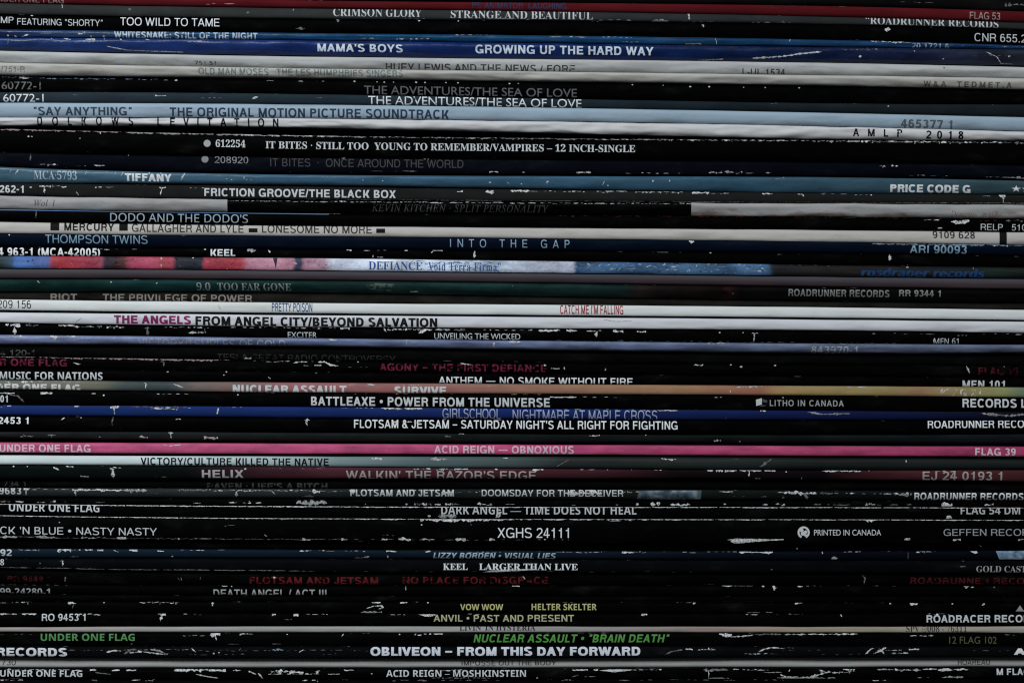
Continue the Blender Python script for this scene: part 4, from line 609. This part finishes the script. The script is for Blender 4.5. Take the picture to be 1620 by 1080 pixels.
def grotesque_mesh(text, sty, sp):
    t = WEIGHT[sty]; x = 0; V, F = [], []
    for ch in text:
        g = glyph(ch, t)
        if g is None: return None
        for k, poly in enumerate(g[1]):
            if sum(a[0] * c[1] - c[0] * a[1] for a, c in zip(poly, poly[1:] + poly[:1])) < 0: poly = poly[::-1]
            b0 = len(V)
            V += [(x + a, c, (k % 40) * 2.5e-7) for a, c in poly]; F.append(list(range(b0, len(V))))
        x += (g[0] + (.02 if sty != 'H' else -.03)) + (sp - 1) * .85
    me = bpy.data.meshes.new('lettering'); me.from_pydata(V, [], F)
    return me
def text_obj(s, sty, sp=1):
    up, low, dig, off = STY[sty]
    cu = bpy.data.curves.new('lettering', 'FONT'); cu.body = alt(s.replace('\u017f', 's'), up, low, dig); cu.offset = off; cu.resolution_u = 4
    cu.space_character = sp
    o = bpy.data.objects.new('lettering', cu); col.objects.link(o)
    return o
grot = [grotesque_mesh(t[2], t[7], t[9].get('sp', 1)) if t[7] in WEIGHT else None for t in TX]
tmp = [None if g else text_obj(t[2], t[7], t[9].get('sp', 1)) for g, t in zip(grot, TX)]
caps = {k: text_obj('H', k) for k in STY}
bpy.context.view_layer.update()
dg = bpy.context.evaluated_depsgraph_get()
def mesh_of(o): return bpy.data.meshes.new_from_object(o.evaluated_get(dg))
caph = {k: max(v.co.y for v in mesh_of(o).vertices) for k, o in caps.items()}
tmesh = [g or mesh_of(o) for g, o in zip(grot, tmp)]
for o in [q for q in tmp if q] + list(caps.values()):
    c = o.data; bpy.data.objects.remove(o); bpy.data.curves.remove(c)

# ------------------------------------------------------------------ build
def link(name, verts, faces, mats, parent, origin, midx=None, smooth=None, uvs=None):
    me = bpy.data.meshes.new(name)
    me.from_pydata([(v[0] - origin[0], v[1] - origin[1], v[2] - origin[2]) for v in verts], [], faces)
    for m in mats: me.materials.append(m)
    if midx: me.polygons.foreach_set('material_index', midx)
    if smooth: me.polygons.foreach_set('use_smooth', smooth)
    if uvs:
        l = me.uv_layers.new(name='UVMap')
        flat = []
        for p in me.polygons:
            for vi in p.vertices: flat += uvs[vi]
        l.data.foreach_set('uv', flat)
    me.update()
    o = bpy.data.objects.new(name, me); col.objects.link(o)
    o.parent = parent
    return o

def build_sleeve(i):
    R = ROWS[i]; rr = random.Random(100 + i)
    xa, xb = -150 + rr.randint(0, 3) * 6, 1770 - rr.randint(0, 3) * 6
    xi = [k for k, x in enumerate(XS) if xa <= x <= xb]
    zc = (540 - lerpx(BA[i], 810)) * K
    org = (0, .16, zc)
    e = bpy.data.objects.new('record_sleeve', None); e.empty_display_size = .02; e.location = org
    col.objects.link(e)
    e['label'] = R[4]; e['category'] = 'record sleeve'; e['group'] = 'record sleeves piled in one stack'
    verts, faces, midx, smooth, uvs = [], [], [], [], []
    ns = len(SG); loop = ns + 2
    back = .318 + R[2] * .001 + rr.uniform(-.002, .002)
    for k in xi:
        x = XS[k]; t, b = TA[i][k], BA[i][k]
        for q, s in enumerate(SG):
            verts.append(((x - 810) * K, YA[i][q][k], (540 - (t + (b - t) * s)) * K)); uvs.append((x / 1620, s))
        verts.append(((x - 810) * K, back, (540 - b) * K)); uvs.append((x / 1620, .5))
        verts.append(((x - 810) * K, back, (540 - t) * K)); uvs.append((x / 1620, .5))
    n = len(xi)
    for a in range(n - 1):
        for q in range(loop):
            p, r = a * loop + q, a * loop + (q + 1) % loop
            faces.append([p, r, r + loop, p + loop]); midx.append(0); smooth.append(q < ns - 1)
    faces.append(list(range(loop))[::-1]); midx.append(0); smooth.append(False)
    faces.append([(n - 1) * loop + q for q in range(loop)]); midx.append(0); smooth.append(False)
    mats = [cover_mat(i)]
    lift = 6.5e-5
    groups = []
    for kd, polys in marks[i].items():
        groups.append((kd, [p for p in polys if len(p) <= 12]))
        for p in polys:
            if len(p) > 12: groups.append((kd, [p]))
    for kd, polys in groups:
        if not polys: continue
        mats.append(MARKMAT[kd])
        v, f = bm_arrays(flat_polys(i, polys, lift)); lift += 4e-6
        b0 = len(verts); verts += v; uvs += [(.5, .5)] * len(v)
        for q in f: faces.append([b0 + a for a in q]); midx.append(len(mats) - 1); smooth.append(False)
    link('jacket', verts, faces, mats, e, org, midx, smooth, uvs)
    for k, t in enumerate(TX):
        if t[0] != i: continue
        _, part, s, x0, x1, yt, yb, sty, ink, opt = t
        me = tmesh[k]
        if not me.vertices: continue
        mnx = min(v.co.x for v in me.vertices); mxx = max(v.co.x for v in me.vertices)
        H = 1.0 if grot[k] else caph[sty]
        if sty == 'G' and s[0] in '\u2605\u25b2':
            H = max(v.co.y for v in me.vertices); 
        y0 = min(v.co.y for v in me.vertices) if s[0] in '\u2605\u25b2' else 0
        if 'J' in s and '(' not in s and not grot[k]:    # short J that stands on the baseline
            bj = bmesh.new(); bj.from_mesh(me); seen = set()
            for v0 in bj.verts:
                if v0 in seen: continue
                comp, todo = [], [v0]; seen.add(v0)
                while todo:
                    a_ = todo.pop(); comp.append(a_)
                    for ed in a_.link_edges:
                        b_ = ed.other_vert(a_)
                        if b_ not in seen: seen.add(b_); todo.append(b_)
                lo_, hi_ = min(q.co.y for q in comp), max(q.co.y for q in comp)
                if lo_ < -.08 and hi_ > .6 * H:
                    for q in comp: q.co.y = (q.co.y - lo_) / (hi_ - lo_) * H
            bj.to_mesh(me); bj.free()
        allv, allf = [], []
        passes = [0]
        if sty == 'H' and not grot[k]: passes = [-.75, 0, .75]
        for pn, dx in enumerate(passes):
            bm = bmesh.new(); bm.from_mesh(me)
            w_ = x1 - x0 - (1.5 if len(passes) > 1 else 0)
            xm0 = x0 + (.75 if len(passes) > 1 else 0)
            m0 = (lerpx(TA[i], x0) + lerpx(BA[i], x0)) / 2
            for v in bm.verts:
                u = (v.co.y - y0) / (H - y0)
                x = xm0 + (v.co.x - mnx) / (mxx - mnx) * w_ + dx + opt.get('slant', 0) * u * (yb - yt)
                m = (lerpx(TA[i], x) + lerpx(BA[i], x)) / 2
                y = yb - u * (yb - yt) + (m - m0)
                v.co = (x, to_s(i, x, y) * 100, v.co.z)
            conform(bm, i, 3.0e-5 + pn * 6e-6)
            v, f = bm_arrays(bm)
            b0 = len(allv); allv += v; allf += [[b0 + a for a in q] for q in f]
        if allf: link(part, allv, allf, [ink_mat(ink, opt.get('wear', 0))], e, org)
    return e, org

made = [build_sleeve(i) for i in range(NR)]

# ------------------------------------------------------------------ printed marks that are not lettering
def printed(i, name, polys, ink, wear=0, lift=3.0e-5, mat=None):
    e, org = made[i]
    v, f = bm_arrays(flat_polys(i, polys, lift))
    return link(name, v, f, [mat or ink_mat(ink, wear)], e, org)
def disc(x, y, r, n=18): return [(x + r * math.cos(a * 2 * math.pi / n), y + r * math.sin(a * 2 * math.pi / n)) for a in range(n)]
def rect(x0, y0, x1, y1, n=1, sl=0):
    return [[(x0 + (x1 - x0) * k / n, y0 + sl * k / n), (x0 + (x1 - x0) * (k + 1) / n, y0 + sl * (k + 1) / n), (x0 + (x1 - x0) * (k + 1) / n, y1 + sl * (k + 1) / n), (x0 + (x1 - x0) * k / n, y1 + sl * k / n)] for k in range(n)]
def ring(x, y, r0, r1, a0=0, a1=360, n=24):
    P = []
    for k in range(n):
        a, b = (math.radians(a0 + (a1 - a0) * q / n) for q in (k, k + 1))
        P.append([(x + r0 * math.cos(a), y + r0 * math.sin(a)), (x + r1 * math.cos(a), y + r1 * math.sin(a)), (x + r1 * math.cos(b), y + r1 * math.sin(b)), (x + r0 * math.cos(b), y + r0 * math.sin(b))])
    return P
printed(12, 'printed_dot', [disc(327.5, 226.8, 5.6)], (.36, .37, .38))
printed(13, 'printed_dot', [disc(323.5, 251.5, 5.6)], (.22, .23, .24))
printed(17, 'printed_line', [[(x, 331.2 + 6.8 * x / 520), (x + 20, 331.2 + 6.8 * (x + 20) / 520), (x + 20, 332.6 + 6.8 * (x + 20) / 520), (x, 332.6 + 6.8 * x / 520)] for x in range(-140, 520, 20)], (.10, .2, .38))
for x0, y0, x1, y1 in ((79, 351, 93, 364.5), (188, 352, 201.5, 365), (393, 361, 407, 367.5), (595, 361.5, 609, 368.5), (1582, 367, 1593.5, 386.5)):
    printed(18, 'printed_square', rect(x0, y0, x1, y1), (.006, .006, .006))
# cube emblem: a bright face, a dim face and a dim base
printed(33, 'cube_emblem', [[(1196, 632), (1205.5, 629.5), (1205.5, 639.5), (1196.5, 642)], ], (.5, .52, .53))
printed(33, 'cube_emblem', [[(1206.5, 631), (1214, 633), (1213.5, 637), (1206.5, 635.5)], [(1201, 641.5), (1206, 640.5), (1213.5, 641), (1206, 643)]], (.07, .07, .085))
# round emblem: open ring with a small figure inside
printed(44, 'round_emblem', ring(1271.5, 841.8, 6.6, 9.6, 115, 425) + [disc(1268.5, 838.6, 3.0, 10), disc(1274.8, 841, 2.6, 10), disc(1270.2, 843.6, 3.3, 10), disc(1274.5, 846.2, 2.2, 8)], W2)
# picture patches
pm, N_, L_, B_ = new_mat('slate_picture_print')
g_ = N_.new('ShaderNodeNewGeometry'); n_ = N_.new('ShaderNodeTexNoise'); n_.inputs['Scale'].default_value = 420; n_.inputs['Detail'].default_value = 6
L_.new(g_.outputs['Position'], n_.inputs['Vector'])
r_ = ramp(N_, [(.3, (.02, .03, .04)), (.5, (.09, .13, .16)), (.7, (.28, .34, .38))]); L_.new(n_.outputs['Fac'], r_.inputs[0]); L_.new(r_.outputs[0], B_.inputs['Base Color']); B_.inputs['Roughness'].default_value = .6; B_.inputs['Specular IOR Level'].default_value = .1
printed(41, 'picture_panel', [[(1011, 776), (1060, 775.5), (1060, 791), (1007, 790)], [(1060, 775.5), (1110, 775.5), (1109, 790), (1060, 791)]], None, mat=pm, lift=2.4e-5)
pm2, N_, L_, B_ = new_mat('sky_picture_print')
g_ = N_.new('ShaderNodeNewGeometry'); n_ = N_.new('ShaderNodeTexNoise'); n_.inputs['Scale'].default_value = 480; n_.inputs['Detail'].default_value = 5
L_.new(g_.outputs['Position'], n_.inputs['Vector'])
r_ = ramp(N_, [(.3, (.05, .09, .14)), (.5, (.2, .3, .42)), (.68, (.5, .58, .66))]); L_.new(n_.outputs['Fac'], r_.inputs[0]); L_.new(r_.outputs[0], B_.inputs['Base Color']); B_.inputs['Roughness'].default_value = .6; B_.inputs['Specular IOR Level'].default_value = .1
printed(46, 'picture_panel', [[(1575, 869), (1620, 869), (1620, 885), (1582, 885)], [(1620, 869), (1680, 869), (1680, 885), (1620, 885)]], None, mat=pm2, lift=2.4e-5)
printed(23, 'picture_panel', [[(576, 451), (590, 447.5), (623, 449), (626, 461), (600, 459), (584, 457)]], (.085, .13, .115), .42, lift=2.4e-5)

# blue pen sketch behind the lettering of the picture sleeve
sk = random.Random(5); sp = []
for k_ in range(70):
    x_ = sk.uniform(640, 785); y_ = 411.5 + (x_ - 640) * .0125 + sk.uniform(1, 16); l_ = sk.uniform(4, 16); a_ = sk.choice((-.5, -.2, .1, .6, 1.3)) + sk.uniform(-.2, .2); h_ = sk.uniform(.3, .8)
    dx_, dy_ = l_ * math.cos(a_), l_ * math.sin(a_) * .6
    sp.append([(x_, y_ - h_), (x_ + dx_, y_ + dy_ - h_ * .4), (x_ + dx_, y_ + dy_ + h_ * .4), (x_, y_ + h_)])
printed(21, 'sketch_lines', sp, (.07, .17, .34), .3, lift=2.2e-5)
# dark spikes in the pink part
printed(21, 'printed_spike', [[(431, 407), (439, 407), (437, 420), (436, 425), (434, 416)]], (.03, .03, .06), 0, lift=2.2e-5)

# dabs of paint in the artwork of the picture sleeve
dabs = {}
for k_ in range(190):
    x_ = sk.choice((sk.uniform(20, 515), sk.uniform(907, 1212)))
    y_ = 405 + (x_ / 1620) * 14 + sk.uniform(2, 15)
    if x_ < 80: c_ = sk.choice(((.10, .2, .45), (.02, .05, .12), (.14, .16, .2)))
    elif x_ < 160 or 205 < x_ < 273 or 322 < x_ < 384: c_ = sk.choice(((.5, .09, .12), (.24, .02, .035), (.42, .12, .2)))
    elif x_ < 384: c_ = sk.choice(((.05, .035, .06), (.01, .01, .015), (.12, .05, .08)))
    elif x_ < 520: c_ = sk.choice(((.5, .36, .44), (.4, .12, .2), (.5, .3, .36)))
    else: c_ = sk.choice(((.2, .32, .46), (.015, .04, .09), (.10, .2, .34), (.35, .45, .55)))
    r_ = sk.uniform(1.0, 4.5); h_ = sk.uniform(.5, 1.8); t_ = sk.uniform(-.5, .5)
    dabs.setdefault(c_, []).append([(x_ + r_ * sk.uniform(.6, 1.2) * math.cos(a_ * .9), y_ + h_ * sk.uniform(.6, 1.2) * math.sin(a_ * .9) + t_ * r_ * math.cos(a_ * .9)) for a_ in range(7)])
for n_k, (c_, pl_) in enumerate(dabs.items()):
    printed(21, 'printed_dabs', pl_, c_, .35, lift=1.4e-5 + n_k * 4e-7)

# the dark table the stack rests on, just below the frame
zb = min((540 - b) * K for b in BA[-1]) - .0004
tb = bmesh.new(); bmesh.ops.create_cube(tb, size=1)
for v in tb.verts: v.co = (v.co.x * 1.3, v.co.y * .75 + .2, v.co.z * .03 + zb - .015)
bmesh.ops.bevel(tb, geom=tb.edges[:], offset=.003, segments=2, affect='EDGES')
tm = bpy.data.meshes.new('table_top'); tb.to_mesh(tm); tb.free()
tm.materials.append(flat_mat('dark_stained_wood', (.022, .016, .012), .5, 60))
tm.materials[0].node_tree.nodes['Principled BSDF'].inputs['Alpha'].default_value = 1
for l_ in list(tm.materials[0].node_tree.links):
    if l_.to_socket.name == 'Alpha': tm.materials[0].node_tree.links.remove(l_)
to = bpy.data.objects.new('table_top', tm); col.objects.link(to); to['kind'] = 'structure'
